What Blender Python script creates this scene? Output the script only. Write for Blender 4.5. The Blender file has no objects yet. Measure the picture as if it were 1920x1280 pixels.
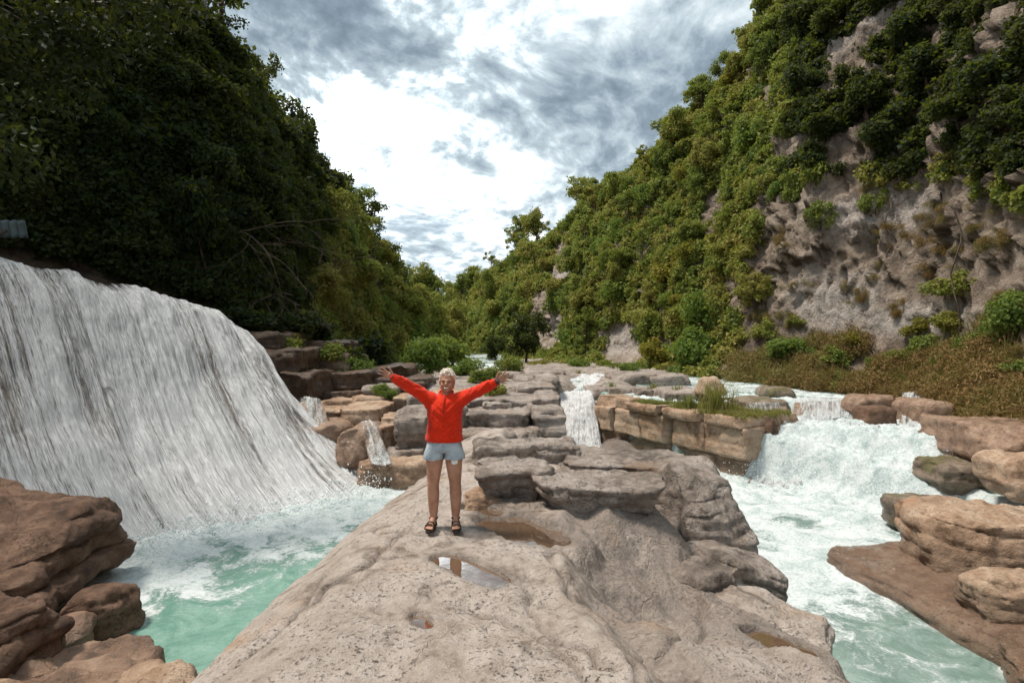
import bpy, math, random
import numpy as np
from mathutils import Vector, Matrix, Euler
R = math.radians
scn = bpy.context.scene
COL = scn.collection

# ------------------------------------------------------------------ camera, sky, sun, exposure
CAM_Z = 1.87
FPX = 1067.0
cam_d = bpy.data.cameras.new('camera'); cam = bpy.data.objects.new('camera', cam_d); COL.objects.link(cam)
cam.location = (0, 0, CAM_Z); cam.rotation_euler = (R(90), 0, 0)
cam_d.sensor_width = 36.0; cam_d.lens = 20.0; cam_d.clip_start = 0.05; cam_d.clip_end = 3000
scn.camera = cam
SUN_AZ, SUN_EL = -84.0, 66.0            # degrees left of straight ahead, above the horizon
sd = Vector((math.sin(R(SUN_AZ)) * math.cos(R(SUN_EL)), math.cos(R(SUN_AZ)) * math.cos(R(SUN_EL)), math.sin(R(SUN_EL))))
sun_d = bpy.data.lights.new('sun', 'SUN'); sun = bpy.data.objects.new('sun', sun_d); COL.objects.link(sun)
sun_d.energy = 3.0; sun_d.angle = R(11); sun_d.color = (1.0, 0.91, 0.80)
sun.rotation_euler = sd.to_track_quat('Z', 'Y').to_euler()
sun.location = (0, 0, 60)
vs = scn.view_settings
vs.view_transform = 'Standard'; vs.look = 'None'; vs.gamma = 1.0; vs.use_curve_mapping = False
vs.exposure = 0.66
scn.cycles.max_bounces = 6; scn.cycles.diffuse_bounces = 3; scn.cycles.glossy_bounces = 2
scn.cycles.transmission_bounces = 2; scn.cycles.transparent_max_bounces = 12
scn.cycles.use_denoising = True
scn.cycles.use_adaptive_sampling = True; scn.cycles.adaptive_threshold = 0.02
scn.cycles.caustics_reflective = False; scn.cycles.caustics_refractive = False


class NT:
    """small helper round a node tree"""
    def __init__(s, tree): s.t = tree; s.n = tree.nodes; s.l = tree.links
    def new(s, kind, **kw):
        n = s.n.new(kind)
        for k, v in kw.items(): setattr(n, k, v)
        return n
    def put(s, sock, v):
        if isinstance(v, bpy.types.NodeSocket): s.l.new(v, sock)
        elif isinstance(v, (tuple, list)) and sock.type == 'RGBA' and len(v) == 3: sock.default_value = (*v, 1)
        else: sock.default_value = v
    def math(s, op, a, b=0.0, c=0.0, clamp=False):
        n = s.new('ShaderNodeMath', operation=op); n.use_clamp = clamp
        for i, v in enumerate((a, b, c)): s.put(n.inputs[i], v)
        return n.outputs[0]
    def vmath(s, op, a, b=(0, 0, 0), out=0):
        n = s.new('ShaderNodeVectorMath', operation=op)
        s.put(n.inputs[0], a)
        if op == 'SCALE': s.put(n.inputs['Scale'], b)
        else: s.put(n.inputs[1], b)
        return n.outputs[out]
    def noise(s, vec, scale, detail=4, rough=0.55, dist=0.0, out='Fac'):
        n = s.new('ShaderNodeTexNoise'); s.put(n.inputs['Vector'], vec)
        s.put(n.inputs['Scale'], scale); s.put(n.inputs['Detail'], detail); s.put(n.inputs['Roughness'], rough); s.put(n.inputs['Distortion'], dist)
        return n.outputs[out]
    def ramp(s, fac, stops, interp='LINEAR'):
        n = s.new('ShaderNodeValToRGB'); n.color_ramp.interpolation = interp
        el = n.color_ramp.elements
        while len(el) < len(stops): el.new(0.5)
        for e, (p, c) in zip(el, stops):
            e.position = p
            e.color = (c, c, c, 1) if isinstance(c, (int, float)) else (*c, 1)
        s.put(n.inputs['Fac'], fac); return n.outputs['Color']
    def smooth(s, v, a, b):
        n = s.new('ShaderNodeMapRange', interpolation_type='SMOOTHSTEP')
        s.put(n.inputs['Value'], v); s.put(n.inputs['From Min'], a); s.put(n.inputs['From Max'], b)
        return n.outputs[0]
    def mix(s, f, a, b, blend='MIX'):
        n = s.new('ShaderNodeMix', data_type='RGBA', blend_type=blend)
        s.put(n.inputs[0], f); s.put(n.inputs[6], a); s.put(n.inputs[7], b)
        return n.outputs[2]
    def map(s, vec, scale=(1, 1, 1), rot=(0, 0, 0), loc=(0, 0, 0)):
        n = s.new('ShaderNodeMapping'); s.put(n.inputs['Vector'], vec)
        n.inputs['Scale'].default_value = scale; n.inputs['Rotation'].default_value = rot; n.inputs['Location'].default_value = loc
        return n.outputs[0]
    def attr(s, name, out='Fac'):
        n = s.new('ShaderNodeAttribute', attribute_name=name); return n.outputs[out]


def build_world():
    w = bpy.data.worlds.new('World'); scn.world = w; w.use_nodes = True
    t = NT(w.node_tree); t.n.clear()
    out = t.new('ShaderNodeOutputWorld'); bg = t.new('ShaderNodeBackground'); bg.inputs['Strength'].default_value = 0.1
    sky = t.new('ShaderNodeTexSky', sky_type='NISHITA'); sky.sun_disc = False
    sky.sun_elevation = R(SUN_EL); sky.sun_rotation = R(SUN_AZ); sky.air_density = 1.2; sky.dust_density = 2.0
    d = t.vmath('NORMALIZE', t.new('ShaderNodeTexCoord').outputs['Generated'])
    sep = t.new('ShaderNodeSeparateXYZ'); t.put(sep.inputs[0], d)
    zz = t.math('MAXIMUM', sep.outputs[2], 0.0)
    # cloud layer: the direction projected on a flat deck overhead
    k = t.math('DIVIDE', 1.0, t.math('ADD', zz, 0.16))
    p = t.vmath('SCALE', d, k)
    warp = t.noise(p, 1.1, 3, 0.5, out='Color')
    p2 = t.vmath('ADD', p, t.vmath('SCALE', t.vmath('SUBTRACT', warp, (0.5, 0.5, 0.5)), 0.5))
    pm = t.map(p2, (1.0, 0.8, 1.0), (0, 0, R(-25)), (3.1, 1.7, 0.4))
    big = t.noise(pm, 1.5, 7, 0.58)
    fine = t.noise(t.map(p2, (1.0, 0.75, 1.0), (0, 0, R(-25)), (7.3, 2.2, 0)), 6.2, 7, 0.6)
    flock = t.noise(t.map(p2, (1.0, 0.6, 1.0), (0, 0, R(-30)), (1.3, 5.2, 0)), 13.0, 5, 0.6)

    def blob(u, v, su, sv, rot=0.0):            # a cloud bank standing in one direction of the sky
        x, z = (u - 960) / FPX, (640 - v) / FPX
        c = Vector((x, 1, z)).normalized()
        right = c.cross(Vector((0, 0, 1))).normalized(); up = right.cross(c)
        a = right * math.cos(rot) + up * math.sin(rot); b = -right * math.sin(rot) + up * math.cos(rot)
        da = t.math('MULTIPLY', t.vmath('DOT_PRODUCT', d, tuple(a), 1), FPX / su)
        db = t.math('MULTIPLY', t.vmath('DOT_PRODUCT', d, tuple(b), 1), FPX / sv)
        q = t.math('ADD', t.math('MULTIPLY', da, da), t.math('MULTIPLY', db, db))
        q = t.math('ADD', q, t.math('MULTIPLY', t.math('LESS_THAN', t.vmath('DOT_PRODUCT', d, tuple(c), 1), 0.0), 50.0))
        return t.math('EXPONENT', t.math('MULTIPLY', q, -1.0))
    banks = [(1050, 190, 110, 65, R(12), .30), (870, 100, 90, 40, R(-35), .22), (1190, 270, 170, 55, R(45), .20), (1300, 130, 260, 110, R(20), .12),
             (540, 10, 170, 60, R(-18), .30), (690, 30, 90, 40, R(-30), .28), (420, -60, 300, 120, R(-20), .2), (850, 290, 75, 14, R(-22), .32), (790, 440, 90, 50, 0, .12)]
    dens = None
    for (u, v, su, sv, r, wgt) in banks:
        b = t.math('MULTIPLY', blob(u, v, su, sv, r), wgt)
        dens = b if dens is None else t.math('ADD', dens, b)
    glow = blob(690, 170, 270, 290)
    # shade of the deck: grey where it is thick, white where the light comes through
    thick = t.math('ADD', t.math('MULTIPLY', t.math('SUBTRACT', big, 0.5), 0.62), t.math('MULTIPLY', t.math('SUBTRACT', fine, 0.5), 0.85))
    thick = t.math('ADD', thick, t.math('MULTIPLY', t.math('SUBTRACT', flock, 0.5), 0.8))
    thick = t.math('ADD', thick, dens)
    thick = t.math('SUBTRACT', thick, t.math('MULTIPLY', glow, 0.20))
    thick = t.math('ADD', thick, 0.23)
    col = t.ramp(thick, [(0.0, (.60, .64, .66)), (.16, (.48, .54, .57)), (.32, (.34, .41, .455)), (.50, (.20, .255, .305)), (.8, (.10, .135, .175))])
    thin = t.smooth(thick, .34, -.05)
    lift = t.math('ADD', 1.0, t.math('MULTIPLY', t.math('MULTIPLY', thin, t.math('ADD', glow, .04)), 2.1))
    col = t.vmath('SCALE', col, lift)
    blue = t.smooth(t.noise(t.map(p2, (1, 1, 1), (0, 0, 0), (9, 4, 2)), 1.6, 5, 0.6), 0.52, 0.72)
    blue = t.math('MULTIPLY', blue, t.math('SUBTRACT', 1.0, glow))
    cloud10 = t.vmath('SCALE', col, 10.0)
    c = t.mix(t.math('MULTIPLY', blue, 0.55), cloud10, sky.outputs[0])
    t.put(bg.inputs['Color'], c); t.l.new(bg.outputs[0], out.inputs['Surface'])
build_world()

# ------------------------------------------------------------------ numpy noise and mesh helpers
_rng = np.random.default_rng(7)
_PERM = np.tile(_rng.permutation(256), 3)
_G = _rng.normal(size=(256, 3)); _G /= np.linalg.norm(_G, axis=1)[:, None]

def perlin(p):
    p = np.asarray(p, float); i = np.floor(p).astype(np.int64); f = p - i; i &= 255
    w = f * f * f * (f * (f * 6 - 15) + 10); out = 0
    for dx in (0, 1):
        a = _PERM[i[:, 0] + dx]; wx = w[:, 0] if dx else 1 - w[:, 0]
        for dy in (0, 1):
            b = _PERM[a + ((i[:, 1] + dy) & 255)]; wy = w[:, 1] if dy else 1 - w[:, 1]
            for dz in (0, 1):
                g = _G[_PERM[b + ((i[:, 2] + dz) & 255)]]
                wz = w[:, 2] if dz else 1 - w[:, 2]
                out = out + wx * wy * wz * (g[:, 0] * (f[:, 0] - dx) + g[:, 1] * (f[:, 1] - dy) + g[:, 2] * (f[:, 2] - dz))
    return out * 1.5

def fbm(p, octs=4, gain=.5, lac=2.03, ridge=False):
    p = np.asarray(p, float); a = 1.0; s = 0; n = 0
    for o in range(octs):
        v = perlin(p + o * 17.3)
        if ridge: v = 1 - 2 * np.abs(v)
        s = s + a * v; n += a; p = p * lac; a *= gain
    return s / n

def V3(x, y, z): return np.stack([np.broadcast_to(np.asarray(a, float), np.broadcast(x, y, z).shape).ravel() for a in (x, y, z)], 1)
def sstep(a, b, v):
    t = np.clip((np.asarray(v, float) - a) / (b - a), 0, 1); return t * t * (3 - 2 * t)

def mesh(name, verts, faces, mat=None, smooth=True, attrs=None):
    """faces: one int array (n,k) or a list of such arrays"""
    me = bpy.data.meshes.new(name)
    verts = np.asarray(verts, np.float32)
    fl = faces if isinstance(faces, list) else [faces]
    fl = [np.asarray(f, np.int32) for f in fl if len(f)]
    loops = np.concatenate([f.ravel() for f in fl]); tot = np.concatenate([np.full(len(f), f.shape[1], np.int32) for f in fl])
    me.vertices.add(len(verts)); me.vertices.foreach_set('co', verts.ravel())
    me.loops.add(len(loops)); me.loops.foreach_set('vertex_index', loops)
    me.polygons.add(len(tot))
    st = np.concatenate([[0], np.cumsum(tot)[:-1]]).astype(np.int32)
    me.polygons.foreach_set('loop_start', st); me.polygons.foreach_set('loop_total', tot)
    if smooth: me.polygons.foreach_set('use_smooth', np.ones(len(tot), bool))
    for k, v in (attrs or {}).items():
        a = me.attributes.new(k, 'FLOAT', 'POINT'); a.data.foreach_set('value', np.asarray(v, np.float32))
    me.update(calc_edges=True)
    if mat: me.materials.append(mat)
    return me

def grid_faces(nu, nv):
    i = np.arange(nu - 1)[:, None] * nv + np.arange(nv - 1)[None, :]
    i = i.ravel(); return np.stack([i, i + nv, i + nv + 1, i + 1], 1)

def obj(name, me, parent=None, loc=(0, 0, 0), rot=(0, 0, 0), label=None, cat=None, group=None, kind=None, scale=None):
    o = bpy.data.objects.new(name, me); COL.objects.link(o)
    o.location = loc; o.rotation_euler = rot
    if scale is not None: o.scale = scale if hasattr(scale, '__len__') else (scale,) * 3
    if parent: o.parent = parent
    if label: o['label'] = label
    if cat: o['category'] = cat
    if group: o['group'] = group
    if kind: o['kind'] = kind
    return o

def px(u, v, y):                      # the place y metres ahead that the picture shows at (u, v)
    return np.array([(u - 960) / FPX * y, y, CAM_Z + (640 - v) / FPX * y])
def pz(u, v, z):
    return px(u, v, (CAM_Z - z) * FPX / (v - 640))
def pix(P):
    P = np.asarray(P, float); return 960 + FPX * P[..., 0] / P[..., 1], 640 - FPX * (P[..., 2] - CAM_Z) / P[..., 1]

def normals_grid(P):                  # P (nu,nv,3)
    a = np.gradient(P, axis=0); b = np.gradient(P, axis=1); n = np.cross(a, b)
    return n / (np.linalg.norm(n, axis=2, keepdims=True) + 1e-9)

def tube(path, rad, sides=6):
    path = np.asarray(path, float); n = len(path); rad = np.broadcast_to(rad, (n,))
    tan = np.gradient(path, axis=0); tan /= np.linalg.norm(tan, axis=1)[:, None] + 1e-9
    ref = np.array([0.31, 0.52, 0.79]); a = np.cross(tan, ref); a /= np.linalg.norm(a, axis=1)[:, None] + 1e-9; b = np.cross(tan, a)
    th = np.arange(sides) / sides * 2 * np.pi
    v = path[:, None] + rad[:, None, None] * (a[:, None] * np.cos(th)[None, :, None] + b[:, None] * np.sin(th)[None, :, None])
    i = np.arange(n - 1)[:, None] * sides; j = np.arange(sides)[None]; j2 = (j + 1) % sides
    f = np.stack([i + j, i + j2, i + sides + j2, i + sides + j], 2).reshape(-1, 4)
    return v.reshape(-1, 3), f

def join(parts):
    vs_, fs_, o = [], [], 0
    for v, f in parts: vs_.append(v); fs_.append(f + o); o += len(v)
    return np.concatenate(vs_), np.concatenate(fs_)

def catmull(ctrl, n):                 # ctrl (k,d) -> (n,d)
    c = np.asarray(ctrl, float); k = len(c); t = np.linspace(0, k - 1, n); i = np.clip(np.floor(t).astype(int), 0, k - 2); f = (t - i)[:, None]
    p0 = c[np.clip(i - 1, 0, k - 1)]; p1 = c[i]; p2 = c[i + 1]; p3 = c[np.clip(i + 2, 0, k - 1)]
    return .5 * (2 * p1 + (p2 - p0) * f + (2 * p0 - 5 * p1 + 4 * p2 - p3) * f ** 2 + (3 * p1 - p0 - 3 * p2 + p3) * f ** 3)

# ------------------------------------------------------------------ materials
def new_mat(name):
    m = bpy.data.materials.new(name); m.use_nodes = True; t = NT(m.node_tree); t.n.clear()
    o = t.new('ShaderNodeOutputMaterial'); return m, t, o

def rock_mat(name, pale, mid, dark, pit=1.0, rough=.85, bump=1.0, band=.5, wet=0.0, moss=None):
    m, t, o = new_mat(name)
    pos = t.new('ShaderNodeNewGeometry').outputs['Position']
    b = t.new('ShaderNodeBsdfPrincipled')
    n1 = t.noise(pos, .9, 4, .62, .4); n2 = t.noise(pos, 5.5, 6, .68); n3 = t.noise(pos, 30, 5, .75)
    strat = t.noise(t.map(pos, (.7, .7, 9), (R(3), R(-2), 0)), 1.0, 5, .6, .3)
    f = t.math('ADD', t.math('MULTIPLY', n1, .55), t.math('MULTIPLY', n2, .45))
    c = t.ramp(f, [(.37, dark), (.47, mid), (.56, pale)])
    c = t.mix(t.math('MULTIPLY', t.smooth(strat, .52, .70), band), c, t.mix(.5, dark, mid))
    # small dark pits and black lichen
    pitf = t.math('MULTIPLY', t.smooth(n3, .54, .68), t.smooth(n1, .38, .60))
    c = t.mix(t.math('MULTIPLY', pitf, .75 * pit), c, tuple(.35 * x for x in dark))
    lich = t.smooth(t.noise(pos, 2.3, 6, .74, .6), .55, .68)
    c = t.mix(t.math('MULTIPLY', lich, .6 * pit), c, tuple(.6 * x for x in dark))
    rust = t.smooth(t.noise(t.map(pos, (1, 1, .5), (0, 0, 0), (5, 2, 7)), 1.4, 6, .6), .56, .72)
    c = t.mix(t.math('MULTIPLY', rust, .5), c, (mid[0] * 1.05, mid[1] * .78, mid[2] * .52))
    gw = t.math('MULTIPLY', t.attr('worn'), t.smooth(n2, .30, .55))
    c = t.mix(t.math('MULTIPLY', gw, .75), c, t.ramp(n3, [(.38, tuple(.45 * x for x in dark)), (.55, (.27, .225, .195)), (.68, (.42, .36, .315))]))
    sepz = t.new('ShaderNodeSeparateXYZ'); t.put(sepz.inputs[0], pos)
    wet_crack_f = t.math('MAXIMUM', t.smooth(t.math('ADD', sepz.outputs[2], t.math('MULTIPLY', n2, .30)), -.72, -.90), t.attr('damp'))  # waterline wetness, puddle margins and darkened cracks
    c = t.mix(t.math('MULTIPLY', wet_crack_f, .52), c, tuple(.30 * x for x in mid))
    if moss:
        c = t.mix(t.math('MULTIPLY', t.smooth(t.noise(pos, 1.7, 6, .65), .5, .62), .8), c, moss)
    t.put(b.inputs['Base Color'], c)
    rr = t.math('SUBTRACT', rough, t.math('MULTIPLY', t.smooth(n1, .35, .6), wet))
    rr = t.math('SUBTRACT', rr, t.math('MULTIPLY', wet_crack_f, .35))
    t.put(b.inputs['Roughness'], rr); b.inputs['Specular IOR Level'].default_value = .35
    vor = t.new('ShaderNodeTexVoronoi', feature='DISTANCE_TO_EDGE'); t.put(vor.inputs['Vector'], t.vmath('ADD', pos, t.vmath('SCALE', t.noise(pos, 2.0, 4, .6, out='Color'), .7))); vor.inputs['Scale'].default_value = 1.1
    crack = t.smooth(vor.outputs['Distance'], 0.0, .02)
    h = t.math('ADD', t.math('MULTIPLY', n2, .055), t.math('MULTIPLY', n3, .022))
    g4 = t.noise(pos, 95, 4, .75)
    c = t.mix(.5, c, t.mix(t.smooth(g4, .32, .62), tuple(.55 * x for x in mid), tuple(min(1, 1.25 * x) for x in pale)), 'OVERLAY') if False else t.mix(t.math('MULTIPLY', t.smooth(g4, .5, .36), .42), c, tuple(.5 * x for x in mid))
    t.put(b.inputs['Base Color'], c)
    h = t.math('ADD', h, t.math('MULTIPLY', g4, .009))
    h = t.math('ADD', h, t.math('MULTIPLY', crack, .008))
    h = t.math('ADD', h, t.math('MULTIPLY', strat, .02 * band * 2))
    h = t.math('SUBTRACT', h, t.math('MULTIPLY', pitf, .016))
    bp = t.new('ShaderNodeBump'); bp.inputs['Strength'].default_value = .9; bp.inputs['Distance'].default_value = 1.0 * bump
    t.put(bp.inputs['Height'], h); t.l.new(bp.outputs[0], b.inputs['Normal'])
    t.l.new(b.outputs[0], o.inputs['Surface']); return m

M = {}
M['pale'] = rock_mat('pale_limestone', (.55, .475, .42), (.44, .365, .31), (.16, .12, .094), 1.2, .58, 1.5, .25)
M['grey'] = rock_mat('grey_limestone', (.45, .385, .34), (.29, .238, .20), (.085, .065, .052), 1.25, .62, 1.6, .5)
M['pier'] = rock_mat('banded_limestone', (.50, .37, .27), (.36, .24, .16), (.14, .085, .052), .9, .85, 1.1, .6)
M['brown'] = rock_mat('brown_rock', (.225, .135, .09), (.125, .070, .044), (.038, .022, .015), .9, .8, 1.2, .5)
M['wet'] = rock_mat('wet_rock', (.40, .275, .195), (.27, .17, .115), (.10, .062, .042), .7, .42, 1.0, .5, .2)
M['dark'] = rock_mat('dark_wet_rock', (.19, .125, .085), (.11, .07, .046), (.04, .026, .019), .7, .5, 1.1, .7, .2)
M['fallrock'] = rock_mat('streaked_wet_rock', (.22, .165, .13), (.14, .10, .078), (.06, .045, .036), .7, .45, 1.1, .5, .2)
M['mossy'] = rock_mat('mossy_rock', (.30, .24, .18), (.2, .15, .11), (.09, .07, .05), .8, .6, 1.1, .5, .2, moss=(.11, .10, .03))

def cliff_mat(name, pale, mid, dark, soil):
    m, t, o = new_mat(name)
    pos = t.new('ShaderNodeNewGeometry').outputs['Position']; b = t.new('ShaderNodeBsdfPrincipled')
    n1 = t.noise(pos, .35, 7, .62, .5); n2 = t.noise(pos, 2.2, 8, .7, .3); n3 = t.noise(pos, 13, 5, .7)
    strk = t.noise(t.map(pos, (1.6, 1.6, .25)), 1.0, 6, .6)
    c = t.ramp(t.math('ADD', t.math('MULTIPLY', n1, .45), t.math('MULTIPLY', n2, .55)), [(.32, dark), (.48, mid), (.62, pale)])
    c = t.mix(t.math('MULTIPLY', t.smooth(strk, .5, .68), .55), c, dark)
    c = t.mix(t.attr('soil'), c, t.mix(n3, soil, tuple(.5 * x for x in soil)))
    lime = t.math('MULTIPLY', t.attr('lime'), t.smooth(n2, .36, .5))
    c = t.mix(lime, c, t.mix(t.smooth(n3, .4, .6), (.33, .29, .26), (.50, .45, .41)))
    t.put(b.inputs['Base Color'], c); b.inputs['Roughness'].default_value = .9; b.inputs['Specular IOR Level'].default_value = .2
    h = t.math('ADD', t.math('MULTIPLY', n2, .45), t.math('MULTIPLY', n3, .10)); h = t.math('ADD', h, t.math('MULTIPLY', strk, .1))
    bp = t.new('ShaderNodeBump'); bp.inputs['Strength'].default_value = .8; bp.inputs['Distance'].default_value = 1.0
    t.put(bp.inputs['Height'], h); t.l.new(bp.outputs[0], b.inputs['Normal'])
    t.l.new(b.outputs[0], o.inputs['Surface']); return m
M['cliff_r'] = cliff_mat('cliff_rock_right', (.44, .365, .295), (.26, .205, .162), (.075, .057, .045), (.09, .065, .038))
M['cliff_l'] = cliff_mat('cliff_rock_left', (.20, .145, .11), (.10, .074, .056), (.04, .03, .024), (.035, .028, .018))  # right-hand cliff rock repeated darker; the wall's shade is in the colour

def leaf_mat(name, stops, trans=.35, rough=.5):
    """stops: colours from which each plant and each leaf takes its own shade"""
    m, t, o = new_mat(name)
    oi = t.new('ShaderNodeObjectInfo').outputs['Random']
    lv = t.attr('lv')
    wn = t.noise(t.new('ShaderNodeNewGeometry').outputs['Position'], .22, 3, .6)
    f = t.math('ADD', t.math('MULTIPLY', oi, .42), t.math('MULTIPLY', lv, .30)); f = t.math('ADD', f, t.math('MULTIPLY', t.smooth(wn, .35, .65), .28))
    n = len(stops); c = t.ramp(f, [(i / (n - 1) * .9 + .05, s) for i, s in enumerate(stops)])
    b = t.new('ShaderNodeBsdfPrincipled'); t.put(b.inputs['Base Color'], c); b.inputs['Roughness'].default_value = .62; b.inputs['Specular IOR Level'].default_value = .16
    tr = t.new('ShaderNodeBsdfTranslucent'); t.put(tr.inputs['Color'], t.mix(.6, c, (.32, .38, .04), 'MIX'))
    mx = t.new('ShaderNodeMixShader'); mx.inputs[0].default_value = trans
    t.l.new(b.outputs[0], mx.inputs[1]); t.l.new(tr.outputs[0], mx.inputs[2]); t.l.new(mx.outputs[0], o.inputs['Surface']); return m
M['leaf'] = leaf_mat('green_leaves', [(.06, .10, .03), (.12, .165, .04), (.18, .22, .05), (.245, .245, .058), (.29, .245, .068), (.23, .165, .065)])
M['leaf_dark_shade'] = leaf_mat('dark_leaves', [(.008, .018, .008), (.013, .026, .009), (.020, .033, .010), (.033, .042, .012), (.058, .048, .014)], .25)  # dark evergreen tone, deepened by the slope's shade and the view's corner darkening
M['leaf_o'] = leaf_mat('overhanging_leaves', [(.004, .010, .004), (.008, .016, .005), (.014, .022, .006), (.03, .034, .008)], .12)  # backlit darkness of the near crown put into the leaf colour
M['leaf_y'] = leaf_mat('yellow_leaves', [(.16, .15, .03), (.22, .19, .035), (.26, .20, .03)], .35)
M['leaf_f'] = leaf_mat('bright_leaves', [(.085, .15, .035), (.12, .19, .042), (.16, .21, .05)], .4)
M['dry'] = leaf_mat('dry_bracken', [(.14, .078, .036), (.20, .115, .048), (.23, .15, .06), (.15, .14, .05), (.28, .20, .09)], .2)
M['grass'] = leaf_mat('green_grass', [(.10, .13, .035), (.15, .17, .05), (.22, .20, .07), (.24, .17, .07)], .35)
M['fern'] = leaf_mat('fern_leaves', [(.07, .10, .022), (.10, .12, .025), (.14, .13, .03)], .35)

def plain_mat(name, col, rough=.7, spec=.4, var=.25, scale=6, bump=0.0, bscale=30, sheen=0):
    m, t, o = new_mat(name); pos = t.new('ShaderNodeTexCoord').outputs['Object']
    b = t.new('ShaderNodeBsdfPrincipled'); n = t.noise(pos, scale, 6, .6)
    t.put(b.inputs['Base Color'], t.mix(t.smooth(n, .3, .7), tuple(x * (1 - var) for x in col), tuple(min(1, x * (1 + var)) for x in col)))
    b.inputs['Roughness'].default_value = rough; b.inputs['Specular IOR Level'].default_value = spec
    if sheen: b.inputs['Sheen Weight'].default_value = sheen
    if bump:
        bp = t.new('ShaderNodeBump'); bp.inputs['Strength'].default_value = .8; bp.inputs['Distance'].default_value = bump
        t.put(bp.inputs['Height'], t.noise(pos, bscale, 4, .6)); t.l.new(bp.outputs[0], b.inputs['Normal'])
    t.l.new(b.outputs[0], o.inputs['Surface']); return m
M['bark'] = plain_mat('bark', (.085, .06, .042), .9, .2, .5, 5, .02, 20)
M['vine'] = plain_mat('bare_wood', (.11, .082, .062), .9, .2, .35, 5, .01, 20)

def water_mat(name, deep, shallow, rough=.06):
    """milky turquoise water with white foam where the mesh carries foam"""
    m, t, o = new_mat(name)
    pos = t.new('ShaderNodeNewGeometry').outputs['Position']; foam = t.attr('foam')
    flow = t.map(pos, (1.0, 1.0, 1.0))
    w = t.noise(pos, .9, 3, .5, out='Color'); pw = t.vmath('ADD', pos, t.vmath('SCALE', w, .9))
    a = t.noise(pw, 2.2, 9, .66, .8); f2 = t.noise(pos, 26, 4, .7)
    net = t.new('ShaderNodeTexVoronoi', feature='DISTANCE_TO_EDGE'); t.put(net.inputs['Vector'], t.vmath('ADD', pos, t.vmath('SCALE', t.noise(pos, 4, 4, .6, out='Color'), .35))); net.inputs['Scale'].default_value = 5
    lace = t.math('SUBTRACT', 1.0, t.smooth(net.outputs['Distance'], 0.0, .10))
    v = t.math('ADD', t.math('MULTIPLY', a, .75), t.math('MULTIPLY', f2, .25)); v = t.math('ADD', v, t.math('MULTIPLY', lace, .06))
    thr = t.math('SUBTRACT', .80, t.math('MULTIPLY', foam, .60))
    fm = t.smooth(t.math('SUBTRACT', v, thr), -.07, .10)
    b = t.new('ShaderNodeBsdfPrincipled'); t.put(b.inputs['Base Color'], t.mix(t.smooth(a, .35, .65), deep, shallow))
    b.inputs['Roughness'].default_value = rough; b.inputs['IOR'].default_value = 1.33; b.inputs['Specular IOR Level'].default_value = .5
    d = t.new('ShaderNodeBsdfDiffuse'); t.put(d.inputs['Color'], t.mix(t.smooth(t.math('ADD', t.math('MULTIPLY', f2, .5), t.math('MULTIPLY', a, .5)), .38, .58), (.32, .40, .40), (.59, .63, .63)))
    bp = t.new('ShaderNodeBump'); bp.inputs['Strength'].default_value = .7; bp.inputs['Distance'].default_value = 1
    h = t.math('ADD', t.math('MULTIPLY', t.noise(pos, 7, 4, .6), .05), t.math('MULTIPLY', f2, .02)); h = t.math('ADD', h, t.math('MULTIPLY', fm, .02))
    t.put(bp.inputs['Height'], h); t.l.new(bp.outputs[0], b.inputs['Normal']); t.l.new(bp.outputs[0], d.inputs['Normal'])
    mx = t.new('ShaderNodeMixShader'); t.put(mx.inputs[0], fm); t.l.new(b.outputs[0], mx.inputs[1]); t.l.new(d.outputs[0], mx.inputs[2])
    t.l.new(mx.outputs[0], o.inputs['Surface']); return m
M['pool'] = water_mat('turquoise_water', (.10, .225, .175), (.21, .355, .295))
M['river'] = water_mat('river_water', (.14, .215, .185), (.27, .355, .325))

def puddle_mat():
    m, t, o = new_mat('puddle_water'); pos = t.new('ShaderNodeNewGeometry').outputs['Position']
    b = t.new('ShaderNodeBsdfPrincipled'); t.put(b.inputs['Base Color'], t.mix(t.noise(pos, 4, 5, .6), (.10, .06, .035), (.17, .105, .065)))
    b.inputs['Roughness'].default_value = .015; b.inputs['IOR'].default_value = 1.33; b.inputs['Specular IOR Level'].default_value = .5
    b.inputs['Coat Weight'].default_value = 0.0
    g = t.new('ShaderNodeBsdfGlossy'); g.inputs['Roughness'].default_value = .01
    lw = t.new('ShaderNodeFresnel'); lw.inputs['IOR'].default_value = 3.2
    bp = t.new('ShaderNodeBump'); bp.inputs['Strength'].default_value = .06; bp.inputs['Distance'].default_value = .02
    t.put(bp.inputs['Height'], t.noise(pos, 7, 2, .5)); t.l.new(bp.outputs[0], b.inputs['Normal']); t.l.new(bp.outputs[0], g.inputs['Normal'])
    mx = t.new('ShaderNodeMixShader'); t.put(mx.inputs[0], t.math('MULTIPLY', lw.outputs[0], 1.0, clamp=True)); t.l.new(b.outputs[0], mx.inputs[1]); t.l.new(g.outputs[0], mx.inputs[2])
    t.l.new(mx.outputs[0], o.inputs['Surface']); return m
M['puddle'] = puddle_mat()

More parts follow.
